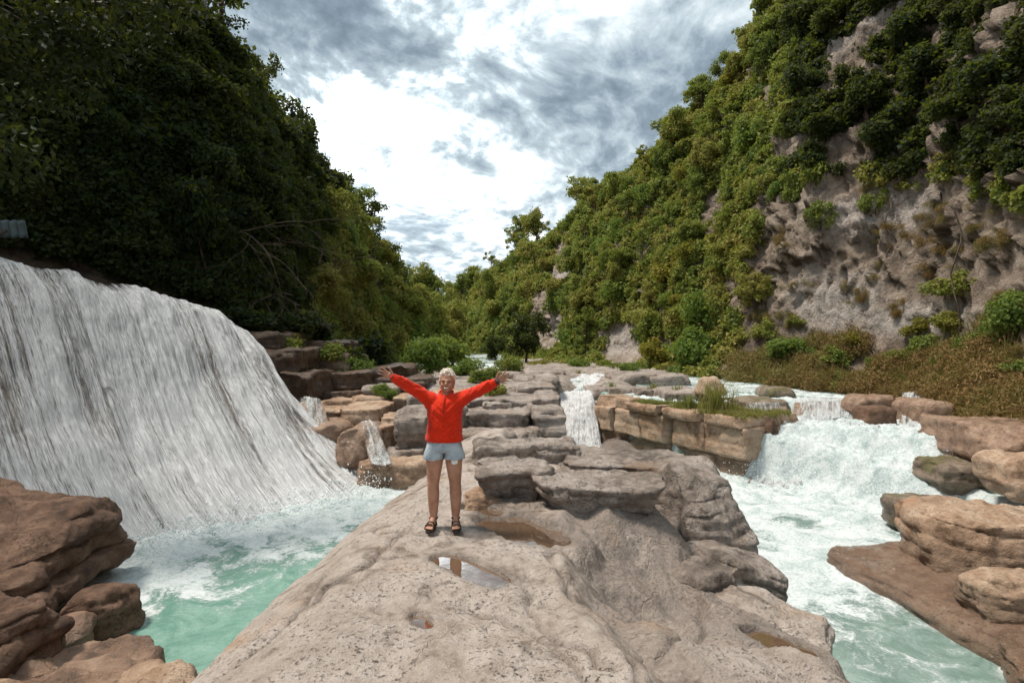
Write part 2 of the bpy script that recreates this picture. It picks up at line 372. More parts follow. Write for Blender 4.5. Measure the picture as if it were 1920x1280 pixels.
def veil_mat(name, across=60, along=5.0, tint=(.80, .84, .86)):
    """falling water: white strands, see-through between them; reads the mesh's own flow coordinates"""
    m, t, o = new_mat(name)
    a = t.attr('fu'); s = t.attr('fv'); amt = t.attr('foam')
    cb = t.new('ShaderNodeCombineXYZ'); t.put(cb.inputs[0], a); t.put(cb.inputs[1], s)
    wv = t.noise(cb.outputs[0], 1.3, 3, .5, out='Color'); cw = t.vmath('ADD', cb.outputs[0], t.vmath('SCALE', t.vmath('SUBTRACT', wv, (.5, .5, .5)), .05))
    s1 = t.noise(t.map(cw, (across * .14, along * .05, 1)), 1, 4, .6)
    s2 = t.noise(t.map(cw, (across * .5, along * .22, 1)), 1, 5, .65)
    s3 = t.noise(t.map(cw, (across * 1.2, along * 1.4, 1)), 1, 4, .7)
    v = t.math('ADD', t.math('ADD', t.math('MULTIPLY', s1, .38), t.math('MULTIPLY', s2, .40)), t.math('MULTIPLY', s3, .22))
    thr = t.math('SUBTRACT', .67, t.math('MULTIPLY', amt, .28))
    f = t.smooth(t.math('SUBTRACT', v, thr), -.09, .085)
    d = t.new('ShaderNodeBsdfDiffuse'); t.put(d.inputs['Color'], t.mix(t.smooth(s3, .35, .62), tuple(.62 * x for x in tint), tint))
    tl = t.new('ShaderNodeBsdfTranslucent'); t.put(tl.inputs['Color'], tint)
    mx = t.new('ShaderNodeMixShader'); mx.inputs[0].default_value = .25; t.l.new(d.outputs[0], mx.inputs[1]); t.l.new(tl.outputs[0], mx.inputs[2])
    bp = t.new('ShaderNodeBump'); bp.inputs['Strength'].default_value = .9; bp.inputs['Distance'].default_value = 1
    t.put(bp.inputs['Height'], t.math('MULTIPLY', v, .16)); t.l.new(bp.outputs[0], d.inputs['Normal'])
    tp = t.new('ShaderNodeBsdfTransparent'); gl = t.new('ShaderNodeBsdfGlossy'); gl.inputs['Roughness'].default_value = .18; t.l.new(bp.outputs[0], gl.inputs['Normal'])
    film = t.new('ShaderNodeMixShader'); film.inputs[0].default_value = .04; t.l.new(tp.outputs[0], film.inputs[1]); t.l.new(gl.outputs[0], film.inputs[2])
    fin = t.new('ShaderNodeMixShader'); t.put(fin.inputs[0], f); t.l.new(film.outputs[0], fin.inputs[1]); t.l.new(mx.outputs[0], fin.inputs[2])
    t.l.new(fin.outputs[0], o.inputs['Surface']); return m
M['veil'] = veil_mat('falling_water', 52, 4.0, (.93, .94, .95))
M['veil2'] = veil_mat('rushing_water', 40, 9.0, (.74, .77, .77))
M['drop'] = plain_mat('spray_drops', (.86, .9, .9), .4, .5, .05)

# ------------------------------------------------------------------ rocks
def box_lattice(nx, ny, nz):
    I, J, K = np.meshgrid(np.arange(nx + 1), np.arange(ny + 1), np.arange(nz + 1), indexing='ij')
    surf = (I == 0) | (I == nx) | (J == 0) | (J == ny) | (K == 0) | (K == nz)
    idx = -np.ones(I.shape, int); idx[surf] = np.arange(surf.sum())
    pts = np.stack([I[surf] / nx, J[surf] / ny, K[surf] / nz], 1) * 2 - 1
    fs = []
    def quad(a, b, c, d, flip):
        q = np.stack([x.ravel() for x in (a, b, c, d)], 1); fs.append(q[:, ::-1] if flip else q)
    for k, fl in ((0, True), (nz, False)): g = idx[:, :, k]; quad(g[:-1, :-1], g[1:, :-1], g[1:, 1:], g[:-1, 1:], fl)
    for j, fl in ((0, False), (ny, True)): g = idx[:, j, :]; quad(g[:-1, :-1], g[1:, :-1], g[1:, 1:], g[:-1, 1:], fl)
    for i, fl in ((0, True), (nx, False)): g = idx[i, :, :]; quad(g[:-1, :-1], g[1:, :-1], g[1:, 1:], g[:-1, 1:], fl)
    return pts, np.concatenate(fs)

def rock_mesh(dims, seed, mat, cell=.06, rnd=.35, warp=.12, strata=.05, taper=0.0, rough=.03, flat=0.0, shape=None, nlayer=None, chips=12):
    """a weathered block: rounded box, bent by noise, cut back along its beds"""
    h = np.array(dims, float) / 2; n = np.clip(np.round(2 * h / cell).astype(int), 3, 90)
    p, f = box_lattice(*n); p = p * h
    # spend vertices evenly, round the corners unevenly
    o = np.array([seed * 13.7, seed * 7.1, seed * 3.3])
    mn = h.min(); rr = rnd * mn * (1 + .5 * perlin(p / max(mn, .05) * .6 + o))
    rr = np.clip(rr, .05 * mn, .98 * mn)[:, None]
    q = np.clip(p, -(h - rr), h - rr); d = p - q; L = np.linalg.norm(d, axis=1, keepdims=True)
    p = q + d / np.maximum(L, 1e-9) * rr
    rng = np.random.default_rng(seed * 31 + 7)
    for _ in range(chips):                      # broken corners and edges
        n_ = rng.normal(size=3) * np.array([1, 1, .8]); n_ /= np.linalg.norm(n_)
        sup = np.sum(np.abs(n_) * h) * rng.uniform(.70, .93); ov = p @ n_ - sup; p = p - np.outer(np.maximum(ov, 0) * .92, n_)
    u = p / h
    if shape is not None: p = shape(p, u)
    if taper: p[:, :2] *= (1 - taper * .5 * (1 - u[:, 2:3]))      # narrower towards the foot
    s = 1.0 / max(h.max() * .9, .1)
    w = np.stack([fbm(p * s * 1.1 + o + 31 * k, 3) for k in range(3)], 1)
    p = p + w * warp * h.mean() * 2 * np.array([1, 1, .7 if not flat else .7 * (1 - flat)])
    # beds: each layer is set in or out a little
    if strata:
        lay = (nlayer or max(2.0, 2 * h[2] / .12)) / (2 * h[2])
        zz = (p[:, 2] + .03 * perlin(p * 1.2 + o)) * lay
        off = perlin(np.stack([np.floor(zz) * 5.3 + o[0], p[:, 0] * .7, p[:, 1] * .7], 1))
        gro = np.exp(-((zz - np.round(zz)) / .10) ** 2)
        r = np.linalg.norm(p[:, :2], axis=1, keepdims=True) + 1e-6
        side = 1 - sstep(.75, 1.0, np.abs(u[:, 2]))
        p[:, :2] += p[:, :2] / r * (strata * (off - .55 * gro) * side)[:, None]
    # vertex normals, then finer relief along them
    nr = np.zeros_like(p); a, b, c, d2 = (p[f[:, i]] for i in range(4)); fn = np.cross(c - a, d2 - b)
    for i in range(4): np.add.at(nr, f[:, i], fn)
    nr /= np.linalg.norm(nr, axis=1, keepdims=True) + 1e-9
    fr = fbm(p * 2.2 / max(mn, .12) ** .5 + o, 5, .58) + .5 * fbm(p * 1.1 / max(mn, .12) ** .5 + o + 9, 3, .5, ridge=True) - .2
    p = p + nr * (fr * rough * 2)[:, None]
    return mesh('rock', p, f, mat)

def rock(name, c, dims, seed, mat, label=None, cat='rock', group=None, parent=None, rotz=0.0, tilt=(0, 0), y=None, **kw):
    cell = kw.pop('cell', None) or max(.022, (y or c[1]) * .0062)
    if isinstance(mat, str): mat = M[mat]
    return obj(name, rock_mesh(dims, seed, mat, cell, **kw), parent, c, (tilt[0], tilt[1], rotz), label, cat if parent is None else None, group)

def blk(name, u0, vt, u1, vb, y, depth, seed, mat, **kw):
    """a block whose front face fills (u0,vt)-(u1,vb) of the picture at y metres and which runs depth metres back"""
    x0, _, z1 = px(u0, vt, y); x1, _, z0 = px(u1, vb, y)
    return rock(name, ((x0 + x1) / 2, y + depth / 2, (z0 + z1) / 2), (x1 - x0, depth, z1 - z0), seed, mat, y=y, **kw)

def empty(name, loc, label, cat, group=None, rotz=0):
    o = bpy.data.objects.new(name, None); COL.objects.link(o); o.location = loc; o.rotation_euler = (0, 0, rotz)
    o['label'] = label; o['category'] = cat
    if group: o['group'] = group
    return o

# ------------------------------------------------------------------ ground sheet and the two hillsides
gx, gy = np.linspace(-900, 900, 61), np.linspace(-300, 1800, 71)
GX, GY = np.meshgrid(gx, gy, indexing='ij')
obj('ground', mesh('ground', V3(GX, GY, -2.2 + .25 * fbm(V3(GX * .01, GY * .01, 0), 3).reshape(GX.shape)), grid_faces(61, 71), M['cliff_r']), kind='structure', label='rocky river valley floor under everything')

def w3(q): return np.stack([perlin(q * 1.3 + 5 * k) for k in range(3)], 1)

class Hill:
    def __init__(s, cols, per, ns, prof, seed, amp, side):
        k = len(cols); nt = (k - 1) * per + 1
        B = catmull([c[0] for c in cols], nt); T = catmull([c[1] for c in cols], nt)
        s.S = np.concatenate([[-.12], np.linspace(0, 1, ns), [1.04, 1.12, 1.3]])
        hx = np.interp(s.S, prof[0], prof[1])[None, :, None]; hz = s.S[None, :, None]
        B3, T3 = B[:, None, :], T[:, None, :]
        P = np.empty((nt, len(s.S), 3)); P[..., :2] = B3[..., :2] + (T3[..., :2] - B3[..., :2]) * hx
        zs = np.where(s.S > 1, 1 - (s.S - 1) * .35, s.S)[None, :]
        P[..., 2] = B3[..., 2] + (T3[..., 2] - B3[..., 2]) * zs
        P[:, 0, 2] = -2.4
        N = normals_grid(P) * side
        q = P.reshape(-1, 3) + seed
        big = fbm(q * np.array([.11, .11, .07]), 4).reshape(nt, -1); mid = fbm(q * .42, 4, .55, ridge=True).reshape(nt, -1); sm = fbm(q * np.array([1.4, 1.4, .8]), 5, .62, ridge=True).reshape(nt, -1)
        grow = np.interp(s.S, [-.12, 0, .06, .2, 1, 1.1, 1.3], [0, .1, .3, 1, .8, .4, .2])[None]
        crk = np.exp(-(np.abs(perlin(q * np.array([.55, .55, .45]) + .3 * w3(q))) / .045) ** 2).reshape(nt, -1) + .7 * np.exp(-(np.abs(perlin(q * np.array([1.3, 1.3, .9]) + 7)) / .06) ** 2).reshape(nt, -1)
        D = (-.30 * amp * crk + big * amp * 1.5 + mid * amp * .5 + sm * amp * .26) * grow
        s.P = P + N * D[..., None]; s.N = normals_grid(s.P) * side; s.T = np.linspace(0, k - 1, nt); s.nt = nt
    def build(s, name, mat, lime=(), **kw):
        P = s.P.reshape(-1, 3)
        L = np.zeros(len(P))
        for (c, r) in lime:
            d = np.linalg.norm((P - np.asarray(c)) / np.asarray(r), axis=1); L = np.maximum(L, 1 - sstep(.5, 1.1, d + .35 * fbm(P * .8, 3)))
        soil = sstep(.15, .55, s.N[..., 2].ravel() + .25 * fbm(P * .5, 3))
        return obj(name, mesh(name, P, grid_faces(s.nt, len(s.S)), mat, attrs={'lime': L, 'soil': soil * (1 - L)}), kind='structure', **kw)
    def at(s, t, q):               # surface point and normal at (t 0..k-1, s 0..1), bilinear
        a = np.interp(t, s.T, np.arange(s.nt)); b = np.interp(q, s.S, np.arange(len(s.S)))
        i = np.clip(a.astype(int), 0, s.nt - 2); j = np.clip(b.astype(int), 0, len(s.S) - 2); fa = (a - i)[:, None]; fb = (b - j)[:, None]
        def g(A): return (A[i, j] * (1 - fa) + A[i + 1, j] * fa) * (1 - fb) + (A[i, j + 1] * (1 - fa) + A[i + 1, j + 1] * fa) * fb
        return g(s.P), g(s.N)

RC = [((10.6, -6, -.4), (24, -8, 26)), ((10.4, 4, -.4), (23, 6, 27)), ((10.4, 11.4, -.2), (20.5, 18, 27)), (px(1700, 748, 17), px(1730, -330, 27)), (px(1400, 722, 22), px(1475, -10, 33)),
      (px(1180, 699, 32), px(1335, 185, 42)), (px(1000, 692, 46), px(1215, 290, 52)), (px(905, 689, 62), px(1035, 448, 70)), (px(855, 687, 85), px(945, 500, 92)), (px(780, 685, 120), px(825, 562, 118)), (px(690, 684, 170), px(720, 590, 160))]
hill_r = Hill(RC, 62, 190, ([-.12, 0, .04, .07, .30, .6, 1, 1.3], [-.02, 0, .16, .21, .28, .52, 1, 2.2]), 3.3, 1.0, 1.0)
LIME = [(px(1052, 490, 52), (3, 6, 4.2)), (px(1010, 600, 48), (3.2, 6, 4.0)), (px(1590, 110, 27), (2.2, 4, 2.6)), (px(1200, 510, 38), (1.4, 4, 1.2)), (px(1640, 400, 21), (1.6, 3, 1.2)), (px(1700, 600, 19), (1.2, 3, .8)), (px(1560, 560, 21), (1.8, 3, 1.8)), (px(1180, 640, 38), (2.5, 5, 1.4))]
hill_r.build('hillside_right', M['cliff_r'], LIME, label='steep right wall of the gorge with bare pale rock')
LC = [((-17, -8, 3.2), (-21, -8, 19)), ((-15.5, 1, 3.4), (-19, 2, 19)), ((-13.6, 8, 3.7), (-16, 9, 18)), (px(0, 478, 13.2), px(60, -240, 16)), (px(430, 605, 17), px(300, 0, 20.5)), (px(560, 690, 20), px(485, 215, 27)),
      (px(690, 700, 28), px(590, 345, 33)), (px(765, 696, 38), px(672, 455, 40)), (px(815, 692, 50), px(752, 575, 52)), (px(845, 689, 64), px(838, 622, 66)), (px(800, 686, 90), px(760, 600, 90)), (px(700, 684, 140), px(640, 590, 130))]
hill_l = Hill(LC, 50, 130, ([-.12, 0, .1, .3, .6, 1, 1.3], [-.05, 0, .12, .28, .45, 1, 2.4]), 11.7, .8, 1.0)
for hh in (hill_r, hill_l):
    c = hh.P[hh.nt // 3, 60]; n = hh.N[hh.nt // 3, 60]
    hh.flip = 1.0 if np.dot(n, np.array([0, 0, CAM_Z]) - c) > 0 else -1.0
    hh.N = hh.N * hh.flip
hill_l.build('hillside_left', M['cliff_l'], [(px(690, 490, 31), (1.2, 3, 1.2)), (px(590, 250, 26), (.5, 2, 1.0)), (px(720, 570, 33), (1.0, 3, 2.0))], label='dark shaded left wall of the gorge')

# ------------------------------------------------------------------ the rock platform in the middle
XL = ([0, 4, 5.2, 6.5, 8, 9.3, 10.5, 12.5], [-2.15, -2.25, -2.2, -2.02, -1.8, -1.5, -1.35, -1.3])
XE = ([0, 3.1, 3.7, 4.3, 5.4, 6.2, 7], [.78, .70, .62, .44, .42, .6, 1.0])
XR = ([0, 4.3, 5, 5.8, 6.3, 7, 8, 9, 10.5, 12], [2.75, 2.68, 2.72, 2.5, 2.55, 2.42, 2.45, 2.4, 1.9, 1.2])
PUD = [((-.56, 4.93), (-.14, 4.47), .135, -.035), ((-.64, 3.87), (-.58, 3.77), .055, -.025), ((-.12, 6.02), (.28, 5.55), .27, -.055), ((-.48, 6.45), (-.2, 6.35), .12, -.05), ((2.02, 4.62), (2.22, 4.42), .14, -.56)]

def seg_d(x, y, a, b):
    ax, ay = a; bx, by = b; t = np.clip(((x - ax) * (bx - ax) + (y - ay) * (by - ay)) / ((bx - ax) ** 2 + (by - ay) ** 2), 0, 1)
    return np.hypot(x - ax - t * (bx - ax), y - ay - t * (by - ay))
CRK = [[(.40, 5.45), (.33, 5.0), (.44, 4.35), (.58, 3.9), (.70, 3.4), (.72, 2.9)], [(-1.35, 5.75), (-1.0, 5.62), (-.55, 5.58), (-.1, 5.45), (.25, 5.62)], [(.1, 4.6), (.13, 4.0), (.3, 3.6), (.55, 3.25)], [(-1.5, 4.2), (-1.2, 4.9), (-1.05, 5.7)], [(-1.75, 3.4), (-1.55, 4.1), (-1.6, 5.0)], [(-.3, 4.0), (.1, 3.75), (.35, 3.35), (.5, 2.9)],
       [(.9, 3.6), (1.3, 4.1), (1.55, 4.6), (1.7, 5.2)], [(1.25, 3.9), (1.8, 4.3), (2.5, 4.4)], [(1.9, 5.2), (2.1, 4.9), (2.6, 4.8)]]

def platform_z(x, y):
    z = .045 * fbm(V3(x * .8, y * .8, 2.2), 3) + .02 * fbm(V3(x * 2.6, y * 2.2, 5.2), 3)
    dl = x - np.interp(y, *XL) + .16 * fbm(V3(x * 1.1, y * 1.1, 7), 4); z -= .42 * (1 - sstep(-.1, 1.1, dl)) ** 1.3 + 1.3 * (1 - sstep(-.32, .14, dl))
    xe = x - np.interp(y, *XE) + .10 * fbm(V3(x * 1.7, y * 1.7, 3), 4)
    low = sstep(-.06, .28, xe) * .26 + sstep(.1, 1.0, xe) * .22
    z -= low
    z += .44 * np.exp(-(((x - 1.35) / .55) ** 4 + ((y - 6.45) / .62) ** 4)) + .12 * np.exp(-(((x - .75) / .35) ** 2 + ((y - 5.75) / .35) ** 2))
    z -= .16 * np.exp(-(((x - 1.12) / .36) ** 2 + ((y - 4.85) / .30) ** 2) ** 2)
    z -= .10 * np.exp(-(((x - 1.55) / .22) ** 2 + ((y - 5.15) / .25) ** 2) ** 2)
    z += .34 * np.exp(-(((x - 1.62) / .72) ** 2 + ((y - 3.45) / .62) ** 2) ** 1.6)
    z += .16 * np.exp(-(((x - 1.02) / .22) ** 2 + ((y - 4.05) / .28) ** 2) ** 1.5)
    dr = x - np.interp(y, *XR) + .18 * fbm(V3(x * 1.3, y * 1.3, 9), 4); z -= .28 * sstep(-.9, 0, dr) + 1.9 * sstep(-.16, .4, dr)
    z -= 2.2 * sstep(10.2, 10.9, y + .4 * fbm(V3(x, y, 1), 3)) * sstep(-.2, .6, x) + 1.6 * sstep(11.6, 12.3, y)
    z += .10 * sstep(7.4, 9.5, y) * (1 - sstep(.2, 1, x))
    # bedding ledges of the worn right side and pitted relief
    rg = fbm(V3(x * 2.0, y * 2.0, 4), 5, .55, ridge=True); pit = fbm(V3(x * 9, y * 9, 1), 4, .6)
    wr = .35 + .65 * sstep(-.2, .6, xe)
    z += wr * (.085 * (rg - .3)) + (.006 + .012 * wr) * pit
    worn = sstep(.02, .35, fbm(V3(x * 1.6, y * 1.6, 12), 3)); z -= worn * .018 * (sstep(.0, .3, fbm(V3(x * 14, y * 14, 6), 3)) + .6)
    for c in CRK:
        d = np.min([seg_d(x + .05 * perlin(V3(x * 6, y * 6, 0)), y + .05 * perlin(V3(x * 6, y * 6, 8)), c[i], c[i + 1]) for i in range(len(c) - 1)], 0); z -= .045 * np.exp(-(d / .022) ** 2) + .018 * np.exp(-(d / .07) ** 2)
    # a natural, uneven terrace of the bare dome
    for (a, b, r, zw) in PUD:
        d = seg_d(x, y, a, b) + r * .45 * fbm(V3(x * 5, y * 5, 3), 3)
        m = 1 - sstep(r * .82, r * 1.22, d); ring = (1 - sstep(r * 1.5, r * 2.4, d))
        z = np.where(ring > 0, z * (1 - ring) + np.maximum(z, zw + .022) * ring, z); z = z * (1 - m) + np.minimum(z, zw - .045) * m
    return z

xs = np.concatenate([np.linspace(-3.3, -2.4, 22)[:-1], np.linspace(-2.4, 2.9, 265)[:-1], np.linspace(2.9, 3.9, 24)])
ys = np.concatenate([np.linspace(-1.5, 2.6, 60)[:-1], 2.6 * (12.6 / 2.6) ** np.linspace(0, 1, 400)])
GX, GY = np.meshgrid(xs, ys, indexing='ij')
PZ = platform_z(GX.ravel(), GY.ravel())
DAMP_CRACK = np.max([1 - sstep(r * 1.05, r * 1.75, seg_d(GX.ravel(), GY.ravel(), a, b) + r * .5 * fbm(V3(GX * 6, GY * 6, 2), 3)) for (a, b, r, zw) in PUD], 0) * .8
DAMP_CRACK = np.maximum(DAMP_CRACK, .95 * np.max([np.exp(-(np.min([seg_d(GX.ravel() + .05 * perlin(V3(GX * 6, GY * 6, 0)), GY.ravel() + .05 * perlin(V3(GX * 6, GY * 6, 8)), c[i], c[i + 1]) for i in range(len(c) - 1)], 0) / .022) ** 2) for c in CRK], 0))  # crack grooves darkened through the same mask as the puddle margins
WORN = sstep(-.05, .35, GX.ravel() - np.interp(GY.ravel(), *XE) + .35 * fbm(V3(GX * 1.2, GY * 1.2, 3), 4)) * (1 - .8 * np.exp(-(((GX.ravel() - 1.6) / .8) ** 2 + ((GY.ravel() - 3.6) / .8) ** 2)))
obj('rock_platform', mesh('rock_platform', V3(GX, GY, PZ.reshape(GX.shape)), grid_faces(len(xs), len(ys)), M['pale'], attrs={'damp': DAMP_CRACK, 'worn': WORN}), label='broad pale worn rock platform the person stands on', cat='rock')  # 'damp' holds the puddle margins and the darkened crack grooves
def pz_at(x, y): return float(platform_z(np.array([float(x)]), np.array([float(y)]))[0])

th = np.linspace(0, 2 * np.pi, 40, endpoint=False)
names = ['shallow white-reflecting puddle shaped like a long slot in the platform', 'tiny round puddle in the front of the platform', 'brown shallow puddle beneath the undercut ledge', 'small puddle behind the feet of the person', 'brown puddle in the right flank of the platform']
for (a, b, r, zw), nm in zip(PUD, names):
    a, b = np.array(a), np.array(b); d = b - a; L = np.linalg.norm(d); d /= L; nrm = np.array([-d[1], d[0]])
    q = [(a + b) / 2]
    for k in th:
        e = np.cos(k); q.append((a + b) / 2 + d * (e * (r * 1.32) + np.sign(e) * L / 2 * min(1, abs(e) * 3)) + nrm * np.sin(k) * r * 1.32)
    q = np.array(q); tri = np.array([[0, i + 1, (i + 1) % 40 + 1] for i in range(40)])
    obj('puddle', mesh('puddle', np.column_stack([q, np.full(len(q), zw)]), tri, M['puddle'], False), kind='structure', label=nm)

# ------------------------------------------------------------------ slabs on the platform
rock('rock_slab', (1.02, 6.55, .08), (1.62, 1.0, .42), 21, 'grey', 'flat mushroom-shaped slab with an undercut lip on the platform', cell=.024, rnd=.42, warp=.14, strata=.05, rough=.03, taper=.6, flat=.6, rotz=R(-8))
rock('rock_slab', (-.02, 7.0, .14), (.98, .8, .46), 5, 'grey', 'grey blocky ledge above the brown puddle', cell=.026, rnd=.34, warp=.16, strata=.07, rough=.032, taper=.35, flat=.5, rotz=R(6))
rock('rock_slab', (1.62, 8.5, -.14), (2.0, 1.4, .62), 13, 'grey', 'broad flat slab behind the undercut slab', cell=.03, rnd=.4, warp=.13, strata=.06, rough=.03, flat=.6, rotz=R(-20), taper=.15)
rock('rock_slab', (2.2, 7.6, -.62), (.75, 2.1, 1.75), 17, 'grey', 'steep dark-sided rock dropping from the slabs to the rapids', cell=.035, rnd=.5, warp=.2, strata=.06, rough=.03, rotz=R(12), taper=-.2)
rock('rock_slab', (-.1, 8.6, .12), (.95, .9, .45), 29, 'grey', 'rounded grey rock beside the shorts of the person', cell=.034, rnd=.5, warp=.16, strata=.06, rough=.03, rotz=R(15))
rock('rock_slab', (.62, 8.9, .1), (.75, .8, .48), 31, 'grey', 'rounded grey rock at the left end of the broad slab', cell=.034, rnd=.5, warp=.16, strata=.06, rough=.03)
rock('rock', (.95, 7.62, -.08), (.5, .5, .38), 33, 'grey', 'small tan rock wedged between the two slabs', cell=.03, rnd=.7, warp=.15, rough=.02)
rock('rock', (.35, 6.45, -.2), (.5, .55, .42), 35, 'grey', 'low grey rock at the right edge of the brown puddle', cell=.026, rnd=.7, warp=.2, strata=.04, rough=.025)
rock('rock', (-.35, 6.75, -.05), (.42, .5, .26), 37, 'pier', 'orange-stained rock at the left edge of the brown puddle', cell=.026, rnd=.7, warp=.2, strata=.04, rough=.025)
rock('boulder', (2.15, 6.4, -.95), (.9, 1.7, 1.1), 41, 'grey', 'long sloping boulder at the right edge of the platform', cell=.03, rnd=.6, warp=.18, strata=.05, rough=.03, rotz=R(18), tilt=(R(0), R(20)))
rock('boulder', (1.85, 5.75, -.62), (.62, .75, .5), 43, 'grey', 'grey rounded boulder below the undercut slab', cell=.028, rnd=.8, warp=.18, rough=.025, rotz=R(30))
rock('rock', (2.3, 5.35, -.75), (1.2, .6, .4), 47, 'pale', 'pale wedge of rock right of the bowl', cell=.026, rnd=.6, warp=.15, strata=.04, rough=.02, rotz=R(-35), tilt=(0, R(10)))

# ------------------------------------------------------------------ left foreground
def overhang(p, u):
    p = p.copy(); k = sstep(-.2, -1.0, u[:, 2]); p[:, 0] -= k * .75 * np.maximum(u[:, 0] + .6, 0); p[:, 1] += k * .3
    p[:, 2] -= sstep(-.9, 1, u[:, 0]) * .30 * (u[:, 2] > -.2) * sstep(-.2, .6, u[:, 2]); return p
rock('boulder', (-5.85, 5.9, -.50), (2.7, 2.1, 1.55), 51, 'brown', 'big brown boulder overhanging the pool at the left edge', cell=.028, rnd=.4, warp=.13, strata=.13, rough=.06, shape=overhang, nlayer=7)
rock('boulder', (-4.02, 5.6, -.86), (.62, .6, .66), 53, 'brown', 'small rounded orange-brown boulder at the pool edge', cell=.025, rnd=.85, warp=.2, strata=.02, rough=.02)
rock('boulder', (-4.35, 5.0, -1.0), (1.2, .7, .8), 55, 'wet', 'smooth brown rock under the overhanging boulder', cell=.028, rnd=.7, warp=.16, strata=.04, rough=.025)
rock('rock', (-4.35, 4.05, -.52), (1.75, 1.3, .85), 57, 'brown', 'rough reddish rock in the lower left corner', cell=.024, rnd=.6, warp=.16, strata=.09, rough=.05, rotz=R(-12))
rock('rock', (-3.3, 4.0, -.85), (1.35, 1.0, .72), 59, 'wet', 'jagged rock between the corner rock and the pool', cell=.024, rnd=.5, warp=.2, strata=.10, rough=.055, rotz=R(20))
rock('rock', (-2.5, 3.6, -.75), (1.2, .95, .6), 63, 'pier', 'low wet rock joining the platform at the lower left', cell=.022, rnd=.6, warp=.18, strata=.05, rough=.05, rotz=R(-28))
rock('rock', (-2.8, 2.95, -.6), (1.7, 1.2, .8), 65, 'pier', 'pitted tan rock at the bottom left of the view', cell=.02, rnd=.55, warp=.16, strata=.05, rough=.03)

# ------------------------------------------------------------------ ledges behind the person
e = empty('rock_ledge', (.2, 12, -.6), 'stepped bands of grey rock behind the person, right side', 'rock ledge')
E = [(850, 750, 1046, 778, 14.2, 2.4), (850, 776, 1010, 814, 12.9, 2.2), (996, 770, 1058, 834, 12.7, 2.6), (850, 813, 966, 842, 12.0, 1.6), (955, 811, 1016, 842, 12.1, 1.6), (850, 840, 1054, 905, 12.1, 1.8),
     (872, 735, 962, 753, 15.6, 2.0), (950, 728, 1044, 752, 15.8, 2.4), (1000, 744, 1054, 776, 13.9, 2.0), (905, 758, 960, 778, 13.7, 1.2)]
for i, (a, b, c, d, y, dp) in enumerate(E):
    o = blk('block', a, b, c, d, y, dp, 100 + i, 'grey', parent=e, rnd=.12, warp=.08, strata=.10, rough=.04, rotz=R(random.Random(i).uniform(-4, 4))); o.location = Vector(o.location) - Vector(e.location)
e = empty('rock_ledge', (-2, 12, -.6), 'stepped brown rock bands behind the person, left side', 'rock ledge')
E = [(738, 772, 806, 846, 11.6, 1.6), (626, 768, 712, 800, 12.8, 1.8), (704, 786, 748, 808, 12.4, 1.3), (700, 846, 810, 885, 11.4, 1.8), (640, 872, 812, 925, 10.6, 2.2), (690, 800, 745, 850, 11.9, 1.5),
     (672, 727, 738, 746, 15.4, 1.6), (655, 746, 722, 764, 14.6, 1.8), (732, 748, 768, 768, 14.2, 1.4), (764, 744, 806, 772, 14.0, 1.8), (600, 752, 660, 772, 14.6, 1.8), (800, 738, 872, 768, 14.4, 1.8), (796, 768, 870, 840, 12.8, 1.8), (560, 770, 640, 800, 13.6, 1.6)]
for i, (a, b, c, d, y, dp) in enumerate(E):
    o = blk('block', a, b, c, d, y, dp, 130 + i, 'pier' if i % 3 else 'grey', parent=e, rnd=.14, warp=.08, strata=.08, rough=.035, rotz=R(random.Random(i + 50).uniform(-9, 9))); o.location = Vector(o.location) - Vector(e.location)
blk('boulder', 628, 806, 706, 880, 11.1, 1.4, 160, 'wet', label='smooth wet boulder beside the foot of the big waterfall', rnd=.7, warp=.16, strata=.03, rough=.02)
blk('boulder', 560, 800, 640, 850, 11.8, 1.4, 161, 'wet', label='flat wet rock under the thin side cascade', rnd=.6, warp=.16, strata=.04, rough=.02)
# dark layered bank between the waterfall and the trees
e = empty('rock_bank', (-6.5, 16, -.5), 'dark layered rock bank between the waterfall and the trees', 'rock bank')
E = [(432, 622, 520, 662, 15.6, 3), (470, 655, 560, 700, 15.2, 3), (520, 640, 640, 668, 17.6, 3), (540, 668, 650, 702, 17, 3), (560, 700, 690, 735, 16.4, 3), (640, 690, 760, 722, 18.4, 3), (500, 700, 575, 760, 14.6, 3), (690, 712, 800, 740, 17.2, 3), (590, 735, 680, 770, 15.6, 2.5)]
for i, (a, b, c, d, y, dp) in enumerate(E):
    o = blk('block', a, b, c, d, y, dp, 170 + i, 'dark', parent=e, rnd=.3, warp=.1, strata=.09, rough=.04, nlayer=5); o.location = Vector(o.location) - Vector(e.location)

